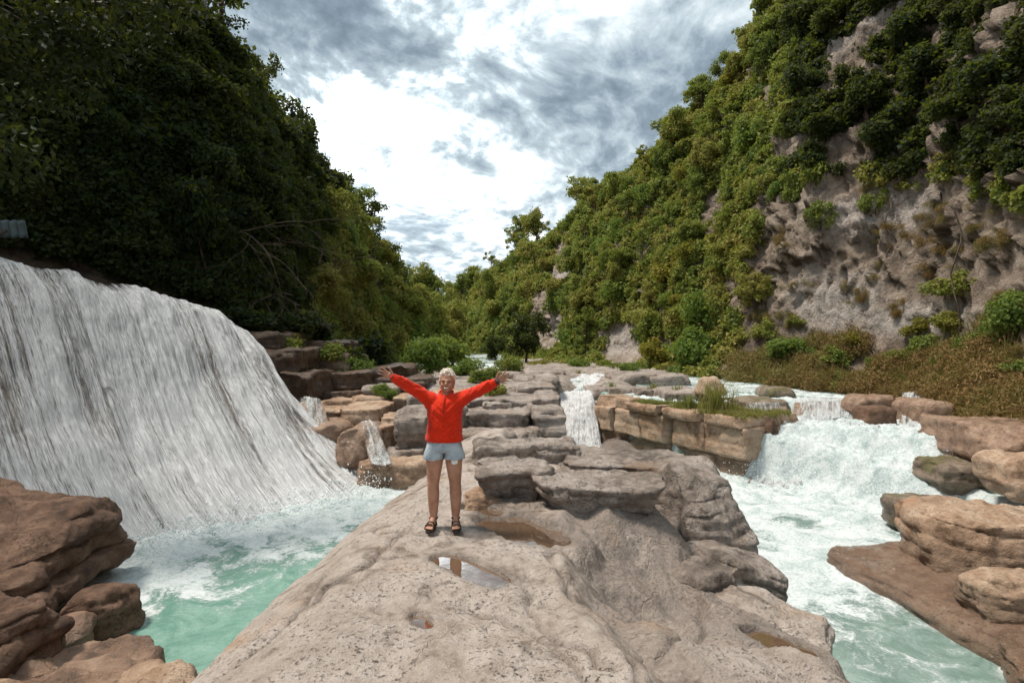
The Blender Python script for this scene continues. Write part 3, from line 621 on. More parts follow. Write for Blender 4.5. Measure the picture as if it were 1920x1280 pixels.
# ------------------------------------------------------------------ pier of banded rock between the two right-hand falls
A, B = np.array([2.65, 18.8]), np.array([5.5, 13.5]); dW = (B - A) / np.linalg.norm(B - A); nW = np.array([-dW[1], dW[0]]); LW = np.linalg.norm(B - A)
if nW[0] < 0: nW = -nW
ang = math.atan2(dW[1], dW[0])
e = empty('rock_pier', (3.6, 14.3, -1.2), 'banded rock pier with grass on top between two cascades', 'rock pier')
rg = random.Random(4)
for (z0, z1, cuts, setb) in [(-2.0, -.98, [0, 1.5, 3.3, 4.9, LW], .20), (-.98, -.22, [0, 1.1, 2.3, 3.5, 4.7, LW], .04), (-.22, .02, [1.7, 3.3, 4.8, LW - .05], -.07), (-.22, .10, [0, .85, 1.75], .1)]:
    for i in range(len(cuts) - 1):
        a, b = cuts[i], cuts[i + 1]; dep = 2.0 + rg.uniform(-.1, .2); m = A + dW * (a + b) / 2 + nW * (dep / 2 + setb + rg.uniform(-.05, .06))
        o = rock('block', (m[0] - 3.6, m[1] - 14.3, (z0 + z1) / 2 + 1.2), (b - a - .015, dep, z1 - z0 + .01), 200 + len(e.children), 'pier', parent=e, rotz=ang, y=12.5, rnd=.16, warp=.04, strata=.05, rough=.028, nlayer=3, chips=3)
m = np.array([6.35, 14.75]); o = rock('block', (m[0] - 3.6, m[1] - 14.3, .16), (1.2, 1.7, 1.95), 230, 'brown', parent=e, rotz=R(-30), y=12, rnd=.4, warp=.1, strata=.04, rough=.03)
e2 = empty('rock_ledge', (3.6, 18, -.5), 'upper row of rock blocks behind the grass clump', 'rock ledge')
E = [(1104, 729, 1146, 752, 19.6, 1.8), (1144, 728, 1196, 756, 19.0, 2), (1194, 732, 1248, 757, 18.2, 2), (1244, 734, 1330, 764, 17.0, 2.2), (1104, 752, 1150, 800, 19.2, 1.5)]
for i, (a, b, c, d, y, dp) in enumerate(E):
    o = blk('block', a, b, c, d, y, dp, 240 + i, 'grey', parent=e2, chips=5, rnd=.2, warp=.09, strata=.04, rough=.02); o.location = Vector(o.location) - Vector(e2.location)
e3 = empty('rock_ledge', (4, 24, -.5), 'far low rock shelf along the upper river', 'rock ledge')
E = [(1150, 703, 1230, 730, 21, 3), (1225, 706, 1300, 731, 20.5, 3), (965, 708, 1050, 734, 19.5, 3), (905, 700, 985, 722, 22, 3), (1050, 700, 1115, 708, 27, 4), (985, 699, 1060, 712, 25, 3), (1110, 698, 1190, 708, 28, 4)]
for i, (a, b, c, d, y, dp) in enumerate(E):
    o = blk('block', a, b, c, d, y, dp, 250 + i, 'grey', parent=e3, chips=5, rnd=.2, warp=.1, strata=.05, rough=.03); o.location = Vector(o.location) - Vector(e3.location)
blk('rock', 1322, 708, 1352, 742, 16.6, .5, 262, 'pier', label='pointed tan rock leaning behind the grass clump', rnd=.4, warp=.2, taper=-.9, rough=.02)

# ------------------------------------------------------------------ right-hand side rocks
blk('boulder', 1610, 742, 1692, 784, 15.0, 1.0, 270, 'wet', label='brown rounded boulder standing in the top of the right cascade', rnd=.85, warp=.14, rough=.02)
blk('boulder', 1622, 764, 1688, 808, 14.1, .7, 271, 'brown', label='squarish boulder in front of the rounded one in the cascade', rnd=.5, warp=.12, rough=.02)
blk('rock', 1395, 752, 1490, 800, 14.9, 1.6, 272, 'mossy', label='mossy rock with thin water running over it right of the grass', rnd=.7, warp=.12, strata=.04, rough=.025)
blk('rock', 1440, 728, 1500, 748, 17.5, 1.0, 273, 'mossy', label='low mossy rock in the upper stream', rnd=.8, warp=.12, rough=.02)
blk('boulder', 1930, 868, 2120, 955, 9.2, 1.3, 274, 'pier', label='rounded tan boulder at the right edge below the bank', rnd=.75, warp=.15, strata=.04, rough=.025)
blk('rock', 1860, 822, 2350, 890, 10.6, 2.4, 275, 'wet', label='sloping wet shelf of rock at the foot of the dry bank', chips=4, rnd=.5, warp=.12, strata=.06, rough=.03, tilt=(0, R(5)))
blk('rock', 1735, 755, 1800, 810, 13.8, 1.6, 279, 'wet', label='low brown rock at the bank beside the cascade boulders', rnd=.6, warp=.16, strata=.06, rough=.03)
rock('boulder', (7.1, 8.0, -1.15), (2.6, 1.8, 1.1), 276, 'pier', 'large layered boulder on the right bank of the rapids', cell=.04, rnd=.35, warp=.13, strata=.075, rough=.05, nlayer=5, rotz=R(-12), tilt=(0, R(4)))
rock('rock_slab', (6.1, 7.1, -1.48), (2.3, 4.3, .62), 277, 'wet', 'smooth sloping slab with a film of water at lower right', cell=.036, chips=3, rnd=.6, warp=.08, strata=.05, rough=.02, rotz=R(4), tilt=(R(-3), R(-5)))
rock('rock_slab', (5.75, 5.3, -1.62), (1.9, 1.6, .8), 280, 'wet', 'dark-sided lower ledge at the right edge of the water', cell=.034, rnd=.4, warp=.10, strata=.07, rough=.03, rotz=R(-34), chips=4)
rock('boulder', (5.75, 6.5, -1.08), (.95, .75, .6), 278, 'pier', 'small pinkish boulder sitting on the wet slab', cell=.03, rnd=.7, warp=.15, rough=.025)
rock('rock', (7.4, 10.2, -1.22), (1.3, .9, .6), 281, 'mossy', 'half-drowned rock in the middle of the right cascade', cell=.05, rnd=.8, warp=.14, rough=.02)
rock('rock', (9.0, 11.4, -.80), (1.4, 1.0, .6), 284, 'mossy', 'wet brown rock showing through the right end of the cascade', cell=.05, rnd=.6, warp=.16, rough=.03)

# ------------------------------------------------------------------ water
def strip(C, Bq, nt, ns, hcurve, zcurve):
    C = catmull(C, nt); Bq = catmull(Bq, nt); s = np.linspace(0, 1, ns)
    hx = np.interp(s, *hcurve)[None, :, None]; hz = np.interp(s, *zcurve)[None, :]
    P = np.empty((nt, ns, 3)); P[..., :2] = C[:, None, :2] * (1 - hx) + Bq[:, None, :2] * hx
    P[..., 2] = C[:, None, 2] * (1 - hz) + Bq[:, None, 2] * hz
    return P, s

POOL = -.95
# the big waterfall on the left: crest and foot, matched along the lines the water takes
crest = [px(-560, 462, 7.6), px(-330, 468, 8.8), px(-130, 480, 9.5), px(15, 499, 10.2), px(120, 517, 10.9), px(230, 541, 11.8), px(330, 566, 12.7), px(400, 592, 13.4), px(432, 616, 13.9)]
foot = [pz(-330, 1120, POOL), pz(-120, 1092, POOL), pz(90, 1062, POOL), pz(250, 1034, POOL), pz(345, 1010, POOL), pz(455, 985, POOL), pz(560, 962, POOL), pz(650, 938, POOL), pz(725, 908, POOL)]
smooth_h = ([0, .06, .14, .25, .4, .55, .7, .82, .92, 1], [-.22, -.10, .02, .12, .25, .39, .54, .69, .83, 1.0])
smooth_z = ([0, .06, .14, .25, .4, .55, .7, .82, .92, 1], [-.015, -.006, .02, .10, .27, .46, .66, .82, .93, 1.03])
def fine(c): return (np.linspace(0, 1, 60), np.interp(np.linspace(0, 1, 60), *c)) if False else c
P, s = strip(crest, foot, 420, 300, smooth_h, smooth_z)
for _ in range(14): P[:, 1:-1] = (P[:, :-2] + 2 * P[:, 1:-1] + P[:, 2:]) / 4
tt = np.linspace(0, 1, 420); FT, FS = np.meshgrid(tt, s, indexing='ij')
N = normals_grid(P); N *= np.sign(np.sum(N[200, 150] * (np.array([0, 0, 2]) - P[200, 150])))
bul = fbm(V3(FT * 7, FS * 2.2, 1.5), 4).reshape(FT.shape); bed = fbm(V3(FT * 26, FS * 3.0, 3.5), 4, .6).reshape(FT.shape); kn = fbm(P.reshape(-1, 3) * 2.4, 4, .55, ridge=True).reshape(FT.shape)
env = np.interp(FS, [0, .1, .3, 1], [.3, .5, 1, .7])
Pr = P + N * ((bul * .34 + bed * .09 + kn * .10) * env)[..., None]
wf = empty('waterfall', (-6, 10, POOL), 'wide white waterfall veiling a sloping rock face into the pool', 'waterfall')
def under(o, p): o.parent = p; o.location = Vector(o.location) - Vector(p.location); return o
# rock face, extended back to the bank behind
back = Pr[:, 0] + np.array([-1.6, 2.2, .25]); back2 = back + np.array([-2.5, 3.0, -.2])
Pf = np.concatenate([back2[:, None], back[:, None], Pr - N * .09], 1)
under(obj('rock_face', mesh('rock_face', Pf.reshape(-1, 3), grid_faces(420, Pf.shape[1]), M['fallrock'])), wf)
strand = fbm(V3(FT * 55, FS * 1.6, 8), 4, .6).reshape(FT.shape); gush = fbm(V3(FT * 13, FS * .9, 4), 3).reshape(FT.shape)
cov = .80 + .36 * gush + .14 * bul + .06 * sstep(.55, 1, FS) - .75 * (1 - sstep(.02, .16, FS)) * sstep(-.1, .2, fbm(V3(FT * 9, FS * 4, 2), 3)).reshape(FT.shape)
cov -= .55 * np.exp(-(((FT - .56) / .085) ** 2 + ((FS - .10) / .10) ** 2))           # bare wet rock below the middle of the crest
cov += .50 * np.exp(-((FT - .395 - .01 * np.sin(FS * 9)) / .016) ** 2) * sstep(.1, .35, FS) + .3 * np.exp(-((FT - .50 - .008 * np.sin(FS * 7)) / .012) ** 2) * (FS < .6)
cov += .35 * np.exp(-((FT - .80) / .03) ** 2) + .2 * np.exp(-((FT - .66) / .02) ** 2)
cov -= .45 * np.exp(-(((FT - .93) / .03) ** 2 + ((FS - .72) / .07) ** 2)) + .3 * np.exp(-(((FT - .30) / .03) ** 2 + ((FS - .55) / .3) ** 2))
Pw = P + N * ((bul * .34 + bed * .07 + kn * .015 + .03) * env)[..., None]
Pv = Pw + N * (.05 + .09 * np.clip(strand, -.5, 1) + .02 * fbm(V3(FT * 120, FS * 1.5, 2), 3, .6).reshape(FT.shape) + .08 * np.clip(cov, 0, 1))[..., None]
under(obj('water_veil', mesh('water_veil', Pv.reshape(-1, 3), grid_faces(420, 300), M['veil'], attrs={'fu': (FT * 8).ravel(), 'fv': (FS * 6).ravel(), 'foam': np.clip(cov, 0, 1).ravel()})), wf)

# the pool below it
xs, ys = np.linspace(-8.5, -.6, 240), np.linspace(2.2, 12.2, 300); GX, GY = np.meshgrid(xs, ys, indexing='ij')
x, y = GX.ravel(), GY.ravel()
ft = catmull(foot, 90)[:, :2]; dist = np.min([np.hypot(x - a, y - b) for a, b in ft], 0)
nz = fbm(V3(x * .55, y * .55, 3), 4); nz2 = fbm(V3((x * .5 + y * .85) * 1.6, (x * .85 - y * .5) * .5, 3), 4)
foam = 1.08 - .33 * dist + .5 * nz + .5 * nz2; foam = np.clip(foam, .2, 1.0)
foam = np.where(y > 9.2, np.maximum(foam, .75 + .3 * nz), foam)
ch = np.exp(-dist / .8)
z = POOL + .045 * fbm(V3(x * 1.4, y * 1.4, 7), 4) + .012 * fbm(V3(x * 6, y * 6, 1), 3) + ch * (.10 + .14 * fbm(V3(x * 3, y * 3, 2), 4))
obj('pool_water', mesh('pool_water', V3(x, y, z), grid_faces(240, 300), M['pool'], attrs={'foam': foam}), kind='structure', label='turquoise plunge pool with swirling white foam')

# the right-hand cascade and river
xs, ys = np.linspace(.9, 12, 300), np.concatenate([np.linspace(1.0, 14.6, 420), np.linspace(14.7, 24, 70)]); GX, GY = np.meshgrid(xs, ys, indexing='ij'); x, y = GX.ravel(), GY.ravel()
LIP = ([0, 5.5, 6.5, 7.5, 8.6, 9.5, 10.3, 13], [14.5, 14.4, 14.2, 13.8, 13.2, 12.2, 10.8, 8]); BAS = ([0, 5, 6, 7, 8, 9, 10, 13], [13.4, 13.3, 13.0, 12.2, 11.0, 9.6, 8.2, 6])
wob = .3 * fbm(V3(x * .7, y * .7, 5), 3)
lip, bas = np.interp(x, *LIP) + wob * .6, np.interp(x, *BAS) + wob
f = np.clip((y - bas) / np.maximum(lip - bas, .3), 0, 1); stp = f + .10 * np.sin(f * 9 + x * 1.3)
drop = np.clip(np.interp(np.clip(stp, 0, 1), [0, .25, .45, .7, .9, 1], [0, .16, .42, .74, .95, 1]), 0, 1)
zl = np.interp(y, [2, 5, 8, 10.5, 12.5], [-1.72, -1.66, -1.60, -1.52, -1.48])
z = zl + drop * (-.17 - zl); up = sstep(16.2, 17.0, y + wob); z = z + np.where(y > lip, .30 * up, 0)
sideP = (x - A[0]) * nW[0] + (y - A[1]) * nW[1]; left = 1 - sstep(.1, .8, sideP); z = z * (1 - left) + (-1.5) * left
infall = sstep(.0, .12, f) * (1 - sstep(.98, 1.0, f))
turb = np.maximum(infall, np.exp(-np.maximum(bas - y, 0) / 1.5) * sstep(2.9, 4.0, x))
t1, t2, t3 = fbm(V3(x * 1.5, y * 1.5, 2), 4, .55), fbm(V3(x * 4.5, y * 3.5, 7), 4, .6), fbm(V3(x * 11, y * 8, 3), 3, .6)
z = z + turb * (.15 * t1 + .11 * t2 + .045 * t3) + (1 - turb) * (.035 * t1 + .012 * t2)
foam = .30 + .75 * turb + .5 * fbm(V3(x * .6, y * .5, 9), 4) + .25 * np.exp(-np.abs(y - 8) / 3) * sstep(2.5, 3.6, x) + .16 - .50 * sstep(8.2, 4.2, y) - .35 * (1 - sstep(4.2, 5.6, x)) * sstep(11.5, 12.5, y)
foam -= .4 * sstep(lip, lip + 1.5, y) * (1 - up * .4)
foam -= .55 * np.exp(-((f - .72) / .16) ** 2) * sstep(7.4, 9.5, x)
foam = np.clip(foam, .05, 1.05)
wr = obj('river_water', mesh('river_water', V3(x, y, z), grid_faces(300, 490), M['river'], attrs={'foam': foam}), kind='structure', label='white rapids falling past the pier into a green river')
# upper river, up to the far falls
xs, ys = np.linspace(-14, 12, 120), np.linspace(17.5, 62, 180); GX, GY = np.meshgrid(xs, ys, indexing='ij'); x, y = GX.ravel(), GY.ravel()
z = .14 + .16 * sstep(18.5, 21.5, y) + .02 * fbm(V3(x, y, 1), 3); z = np.where(y > 33.5, np.where(x < -.6, .50, -.3), z); z = np.where((y < 22.6) & (x < 4.4), -2.1, z)
obj('upper_river', mesh('upper_river', V3(x, y, z), grid_faces(120, 180), M['river'], attrs={'foam': np.clip(.5 + .5 * fbm(V3(x * .5, y * .3, 4), 3) + .6 * np.exp(-((y - 34) / 1.2) ** 2), 0, 1)}), kind='structure', label='upper river flowing towards the falls')
# worn rock shelf that the upper river runs over in channels
xs, ys = np.linspace(-7.5, 11, 230), np.linspace(16.2, 48, 230); GX, GY = np.meshgrid(xs, ys, indexing='ij'); x, y = GX.ravel(), GY.ravel()
q = .36 + .10 * fbm(V3(x * .5, y * .6, 4), 4) + .13 * fbm(V3(x * .9, y * 1.6, 8), 4, .55, ridge=True); q = np.round(q / .11) * .11 * .7 + q * .3 + .03 * fbm(V3(x * 3, y * 3, 2), 3)
chan = np.exp(-((x - 2.6 - .25 * np.sin(y * .6)) / .55) ** 2) * sstep(27, 20, y) + sstep(3.9, 5.2, x) * (1 - sstep(9, 10, x)) * (1 - sstep(23, 27, y)); q = q - .5 * np.clip(chan, 0, 1); q -= .35 * sstep(30, 33, y) * (1 - sstep(-2, 3, np.abs(x + 1)))
q = np.where((y < 21.0) & (x > 1.1), q - 1.6 * (1 - sstep(19.6, 21.0, y)), q) - 1.0 * (1 - sstep(16.2, 17.6, y)) - .5 * sstep(4.6, 5.4, x) * (1 - sstep(21, 23, y)) 
obj('rock_shelf', mesh('rock_shelf', V3(x, y, q), grid_faces(230, 230), M['grey']), kind='structure', label='flat worn rock shelf that the upper river crosses')
# river bed just below the water, so that thin places show brown rock
xs, ys = np.linspace(-3.5, 13, 100), np.linspace(8, 30, 120); GX, GY = np.meshgrid(xs, ys, indexing='ij'); x, y = GX.ravel(), GY.ravel()
obj('riverbed', mesh('riverbed', V3(x, y, np.where(y > 21, .0, -1.9) + .06 * fbm(V3(x * 2, y * 2, 2), 4)), grid_faces(100, 120), M['wet']), kind='structure', label='brown rock bed of the river')

def cascade(name, C, Bq, nt, ns, label, amt=.75, bulge=.08, seed=0, h=None, zc=None, mat='veil2', rockmat='wet', cat='waterfall', sc=1.0):
    h = h or ([0, .15, .4, .7, 1], [-.2, .05, .35, .68, 1]); zc = zc or ([0, .15, .4, .7, 1], [0, .03, .3, .72, 1.05])
    P, s = strip(C, Bq, nt, ns, h, zc)
    for _ in range(4): P[:, 1:-1] = (P[:, :-2] + 2 * P[:, 1:-1] + P[:, 2:]) / 4
    FT, FS = np.meshgrid(np.linspace(0, 1, nt), s, indexing='ij'); N = normals_grid(P); N *= np.sign(np.sum(N[nt // 2, ns // 2] * (np.array([0, 0, 2]) - P[nt // 2, ns // 2])))
    d = fbm(P.reshape(-1, 3) * 2.2 + seed, 4, .55).reshape(FT.shape); g = fbm(V3(FT * 6 + seed, FS * 1.2, seed), 3).reshape(FT.shape); st = fbm(V3(FT * 22 * sc, FS * 3, seed), 4, .6).reshape(FT.shape)
    Pr = P + N * (bulge * d)[..., None]
    W = np.linalg.norm(P[-1, 0] - P[0, 0]); H = np.linalg.norm(P[nt // 2, -1] - P[nt // 2, 0])
    root = empty(name, tuple(P[nt // 2, -1]), label, cat)
    under(obj('rock_face', mesh('rock_face', (Pr - N * .05).reshape(-1, 3), grid_faces(nt, ns), M[rockmat])), root)
    cv = np.clip(amt + .4 * g + .15 * FS - 1.1 * np.abs(2 * FT - 1 + .25 * st) ** 5, 0, 1)
    under(obj('water_veil', mesh('water_veil', (Pr + N * (.03 + .05 * st + .05 * cv)[..., None]).reshape(-1, 3), grid_faces(nt, ns), M[mat], attrs={'fu': (FT * W).ravel(), 'fv': (FS * H * 1.3).ravel(), 'foam': cv.ravel()})), root)
    return root
cascade('cascade', [px(1046, 742, 20.0), px(1078, 738, 19.8), px(1112, 736, 19.6)], [px(1036, 836, 18.0), px(1075, 841, 17.8), px(1130, 838, 18.0)], 90, 70, 'narrow white cascade between the ledge and the pier', 1.3, .12, 3, mat='veil')
cascade('cascade', [px(1082, 709, 24), px(1112, 707, 24), px(1146, 706, 24)], [px(1050, 748, 20.2), px(1082, 746, 20.0), px(1114, 744, 20.0)], 90, 60, 'upper slanting cascade above the narrow one', 1.0, .2, 5, mat='veil')
cascade('cascade', [px(868, 695, 34), px(900, 694, 34), px(932, 695, 34)], [px(868, 706, 32.6), px(900, 707, 32.6), px(932, 706, 32.6)], 60, 24, 'distant low white waterfall behind the head of the person', .85, .1, 7)
cascade('cascade', [px(556, 752, 13.0), px(585, 750, 12.9), px(606, 752, 12.9)], [px(556, 802, 12.3), px(588, 806, 12.2), px(616, 800, 12.2)], 50, 40, 'thin cascade spilling over the ledge right of the big waterfall', .6, .08, 9)
cascade('cascade', [px(676, 798, 11.4), px(690, 796, 11.4), px(704, 798, 11.4)], [px(694, 868, 10.7), px(718, 872, 10.6), px(738, 866, 10.7)], 50, 50, 'small curved cascade beside the smooth wet boulder', .62, .08, 11)
cascade('cascade', [px(1392, 762, 14.9), px(1430, 758, 14.9), px(1476, 760, 14.9)], [px(1396, 802, 14.5), px(1436, 806, 14.45), px(1480, 806, 14.45)], 60, 40, 'thin curtain of water over the mossy rock', .5, .05, 13)
cascade('cascade', [px(1490, 752, 16.4), px(1550, 750, 16.4), px(1614, 752, 16.4)], [px(1486, 786, 15.2), px(1550, 788, 15.1), px(1612, 786, 15.1)], 70, 40, 'low upper step of the right cascade left of the two boulders', .68, .08, 15)
cascade('cascade', [px(1690, 745, 16.0), px(1708, 742, 16.0), px(1730, 746, 16.0)], [px(1684, 810, 13.7), px(1706, 812, 13.6), px(1732, 808, 13.6)], 40, 50, 'small side channel of water right of the two boulders', .7, .1, 17)
# main face of the right-hand cascade, in front of the river sheet
cascade('cascade', [px(1425, 794, 14.4), px(1500, 796, 14.3), px(1600, 802, 14.0), px(1700, 816, 13.2), px(1790, 846, 11.6)], [pz(1400, 908, -1.5), pz(1470, 920, -1.55), pz(1580, 934, -1.55), pz(1690, 946, -1.5), pz(1810, 948, -1.3)], 260, 120, 'broad foaming white cascade at right between pier and bank', .92, .30, 19, sc=2.0, h=([0, .12, .3, .5, .7, 1], [-.15, .06, .22, .5, .62, 1]), zc=([0, .12, .3, .5, .7, 1], [0, .02, .26, .42, .8, 1.02]))

def spray(name, boxes, n, seed, label):
    rng = np.random.default_rng(seed); oct_ = np.array([[1, 0, 0], [-1, 0, 0], [0, 1, 0], [0, -1, 0], [0, 0, 1], [0, 0, -1]], float); of = np.array([[0, 2, 4], [2, 1, 4], [1, 3, 4], [3, 0, 4], [2, 0, 5], [1, 2, 5], [3, 1, 5], [0, 3, 5]])
    pts = []
    for (c, r, wgt) in boxes:
        k = int(n * wgt); pts.append(np.asarray(c) + rng.normal(size=(k, 3)) * np.asarray(r) * np.array([1, 1, 1]))
    p = np.concatenate(pts); sz = rng.lognormal(-5.05, .45, len(p)); st = np.stack([sz, sz, sz * rng.uniform(1, 2.2, len(p))], 1)
    v = p[:, None] + oct_[None] * st[:, None]; f = of[None] + (np.arange(len(p)) * 6)[:, None, None]
    return obj(name, mesh(name, v.reshape(-1, 3), f.reshape(-1, 3), M['drop']), kind='stuff', label=label)
ftq = catmull(foot, 26)
spray('water_spray', [((a[0] + .1, a[1] - .1, POOL + .18), (.22, .22, .16), 1 / 26) for a in ftq], 6000, 3, 'fine spray at the foot of the big waterfall')
spray('water_spray', [((5.9, 12.8, -1.2), (.5, .35, .22), .4), ((7.2, 12.0, -1.1), (.6, .4, .25), .4), ((6.2, 11.2, -1.4), (.9, .6, .12), .2)], 900, 5, 'spray thrown up by the right cascade')

# ------------------------------------------------------------------ plants
def leaves(pos, nrm, L, W, rng, droop=.3):
    """one folded, pointed leaf of two triangles pairs at each pos, facing nrm"""
    n = len(pos); a = rng.normal(size=(n, 3)); a -= nrm * np.sum(a * nrm, 1, keepdims=True); a /= np.linalg.norm(a, axis=1, keepdims=True) + 1e-9
    a[:, 2] -= droop; a /= np.linalg.norm(a, axis=1, keepdims=True) + 1e-9; b = np.cross(nrm, a); b /= np.linalg.norm(b, axis=1, keepdims=True) + 1e-9
    L = L[:, None]; W = W[:, None]
    v = np.stack([pos, pos + a * L * .45 + b * W - nrm * W * .25, pos + a * L, pos + a * L * .45 - b * W - nrm * W * .25], 1)
    i = np.arange(n)[:, None] * 4; f = np.concatenate([i + np.array([[0, 1, 2]]), i + np.array([[0, 2, 3]])])
    return v.reshape(-1, 3), f

def rnd_dirs(rng, n, up=.35):
    d = rng.normal(size=(n, 3)); d[:, 2] += up; return d / np.linalg.norm(d, axis=1, keepdims=True)

def crown_data(seed, nblob, nleaf, leaf, flat=.8, spread=.72, base=.0, blobr=(.26, .46), up=.5, aspect=.33, outlier=.10):
    """leaf clusters round an uneven set of lobes; unit radius, standing on z=0"""
    rng = np.random.default_rng(seed)
    c = rnd_dirs(rng, nblob, .15) * (rng.uniform(.15, 1, (nblob, 1)) ** .6) * spread; c[:, 2] = c[:, 2] * flat
    r = rng.uniform(*blobr, nblob); top = 1.0 * flat + base; c[:, 2] += top
    w = r ** 2; k = rng.choice(nblob, nleaf, p=w / w.sum()); d = rnd_dirs(rng, nleaf, .25)
    rad = r[k] * (rng.uniform(.25, 1.0, nleaf) ** .45); far = rng.random(nleaf) < outlier; rad = np.where(far, r[k] * rng.uniform(1, 1.35, nleaf), rad)
    p = c[k] + d * rad[:, None] * np.array([1, 1, .82])
    nr = d * .6 + rnd_dirs(rng, nleaf, up) * .8; nr /= np.linalg.norm(nr, axis=1, keepdims=True)
    L = leaf * rng.uniform(.65, 1.35, nleaf); v, f = leaves(p, nr, L, L * aspect, rng)
    lv = np.repeat(np.clip(rng.normal(.5, .22, nleaf) + .2 * rng.normal(size=nblob)[k], 0, 1), 4)
    return v, f, lv, c, r

def trunk_data(c, seed, rad=.05, foot=(0, 0, -.15), nl=7, lean=.1):
    rng = np.random.default_rng(seed); mid = c.mean(0); ft = np.array(foot); parts = []
    top = mid + np.array([rng.normal() * lean, rng.normal() * lean, .1]); n = 8; t = np.linspace(0, 1, n)[:, None]
    path = ft + (top - ft) * t + np.stack([.05 * np.sin(t[:, 0] * 5 + seed), .05 * np.cos(t[:, 0] * 4 + seed), 0 * t[:, 0]], 1) * np.sin(t * np.pi)
    parts.append(tube(path, rad * (1.25 - .9 * t[:, 0]), 7))
    for k in rng.choice(len(c), min(nl, len(c)), replace=False):
        s = rng.uniform(.35, .85); p0 = path[int(s * (n - 1))]; e = c[k]; tt = np.linspace(0, 1, 6)[:, None]
        q = p0 + (e - p0) * tt; q[:, 2] += .10 * np.sin(tt[:, 0] * np.pi) * np.linalg.norm(e - p0); parts.append(tube(q, rad * .5 * (1.1 - .9 * tt[:, 0]), 5))
        for _ in range(2):
            g = e + rnd_dirs(rng, 1, .3)[0] * .3; parts.append(tube(np.array([q[3], (q[4] + g) / 2, g]), np.array([rad * .22, rad * .16, rad * .06]), 4))
    return join(parts)

def crown_mesh(seed, mat, **kw):
    v, f, lv, c, r = crown_data(seed, **kw); return mesh('crown', v, f, M[mat], False, {'lv': lv}), c

KIND = {}
def kind(key, seeds, mat, trunk=True, rad=.05, **kw):
    out = []
    for s in seeds:
        m, c = crown_mesh(s, mat, **kw); tv, tf = trunk_data(c, s, rad)
        out.append((m, mesh('trunk', tv, tf, M['bark'])))
    KIND[key] = out
TREE = dict(nblob=30, nleaf=3800, leaf=.105, blobr=(.10, .32), spread=.84, outlier=.3, flat=.85, base=.5)
kind('tree', range(1, 7), 'leaf', **TREE)
kind('tree_tall', range(11, 14), 'leaf', nblob=30, nleaf=3600, leaf=.105, blobr=(.10, .30), outlier=.3, flat=1.35, base=.5, spread=.62)
kind('shrub', range(21, 26), 'leaf', nblob=24, nleaf=2800, leaf=.11, blobr=(.10, .32), spread=.84, outlier=.3, flat=.6, base=-.1, rad=.03)
kind('dark', range(31, 36), 'leaf_dark_shade', nblob=15, nleaf=2500, leaf=.14, flat=.85, base=.4)
kind('dark_shrub', range(41, 45), 'leaf_dark_shade', nblob=12, nleaf=1800, leaf=.15, flat=.65, base=-.1, rad=.03)
kind('yellow', [51, 52], 'leaf_y', nblob=11, nleaf=1600, leaf=.14, flat=.7, base=.2)
kind('bright', [61, 62, 63], 'leaf_f', nblob=13, nleaf=2600, leaf=.12, flat=.75, base=-.15, outlier=.2)
kind('airy', [91, 92, 93], 'leaf', nblob=15, nleaf=1300, leaf=.12, flat=1.2, base=.9, blobr=(.12, .26), spread=.85, rad=.045)
kind('layered', [71], 'leaf_dark_shade', nblob=26, nleaf=4200, leaf=.10, flat=1.15, base=.1, blobr=(.16, .3), spread=.8)
kind('open', [81, 82, 83], 'leaf_dark_shade', nblob=13, nleaf=900, leaf=.13, flat=.9, base=.5, blobr=(.16, .3), spread=.85)

COUNT = {}
def plant(key, p, scale, name, label, cat, group=None, rz=None, tilt=(0, 0), var=None):
    i = COUNT.get(key, 0); COUNT[key] = i + 1; rr = random.Random(i * 7 + len(key)); cm, tm = KIND[key][i % len(KIND[key]) if var is None else var]
    root = empty(name, tuple(float(q) for q in p), label, cat, group); root.rotation_euler = (tilt[0], tilt[1], rr.uniform(0, 6.28) if rz is None else rz)
    sc = scale if hasattr(scale, '__len__') else (scale * rr.uniform(.8, 1.25), scale * rr.uniform(.8, 1.25), scale * rr.uniform(.75, 1.3)); root.scale = sc
    obj('trunk', tm, root); obj('crown', cm, root)
    return root

def inpoly(u, v, poly):
    r = np.zeros(np.shape(u), bool); j = len(poly) - 1
    for i in range(len(poly)):
        (xi, yi), (xj, yj) = poly[i], poly[j]
        r ^= ((yi > v) != (yj > v)) & (u < (xj - xi) * (v - yi) / (yj - yi + 1e-9) + xi); j = i
    return r
BARE = [[(1430, 420), (1560, 365), (1610, 345), (1690, 365), (1790, 385), (2050, 380), (2050, 600), (1780, 655), (1640, 690), (1480, 700), (1385, 650), (1400, 560)],
        [(1035, 455), (1080, 430), (1090, 520), (1050, 545), (1025, 520)], [(985, 560), (1040, 545), (1060, 640), (1040, 690), (1000, 640), (970, 620)], [(1545, 75), (1620, 50), (1630, 130), (1580, 180), (1540, 170)], [(1130, 620), (1200, 610), (1215, 690), (1140, 695)], [(1190, 490), (1225, 490), (1225, 525), (1190, 525)], [(1390, 610), (1450, 600), (1450, 690), (1400, 700)]]
BARE_L = [[(560, 200), (585, 200), (585, 280), (565, 280)], [(665, 470), (720, 470), (715, 560), (745, 570), (735, 650), (700, 600)], [(560, 500), (610, 500), (610, 545), (560, 545)]]

def sample_hill(h, n, seed, trange, srange, bare, wpow=1.0, jit=12):
    rng = np.random.default_rng(seed); t = rng.uniform(*trange, n); s = rng.uniform(*srange, n); P, N = h.at(t, s)
    # keep in proportion to how much picture the place takes
    u, v = pix(np.where(P[:, 1:2] > .5, P, np.array([[0, .5, 99.]])))
    j = jit * fbm(P * .7, 2); ok = np.ones(n, bool)
    for b in bare: ok &= ~inpoly(u + j * 2, v + j * 2, b)
    return P[ok], N[ok], u[ok], v[ok], t[ok], s[ok]

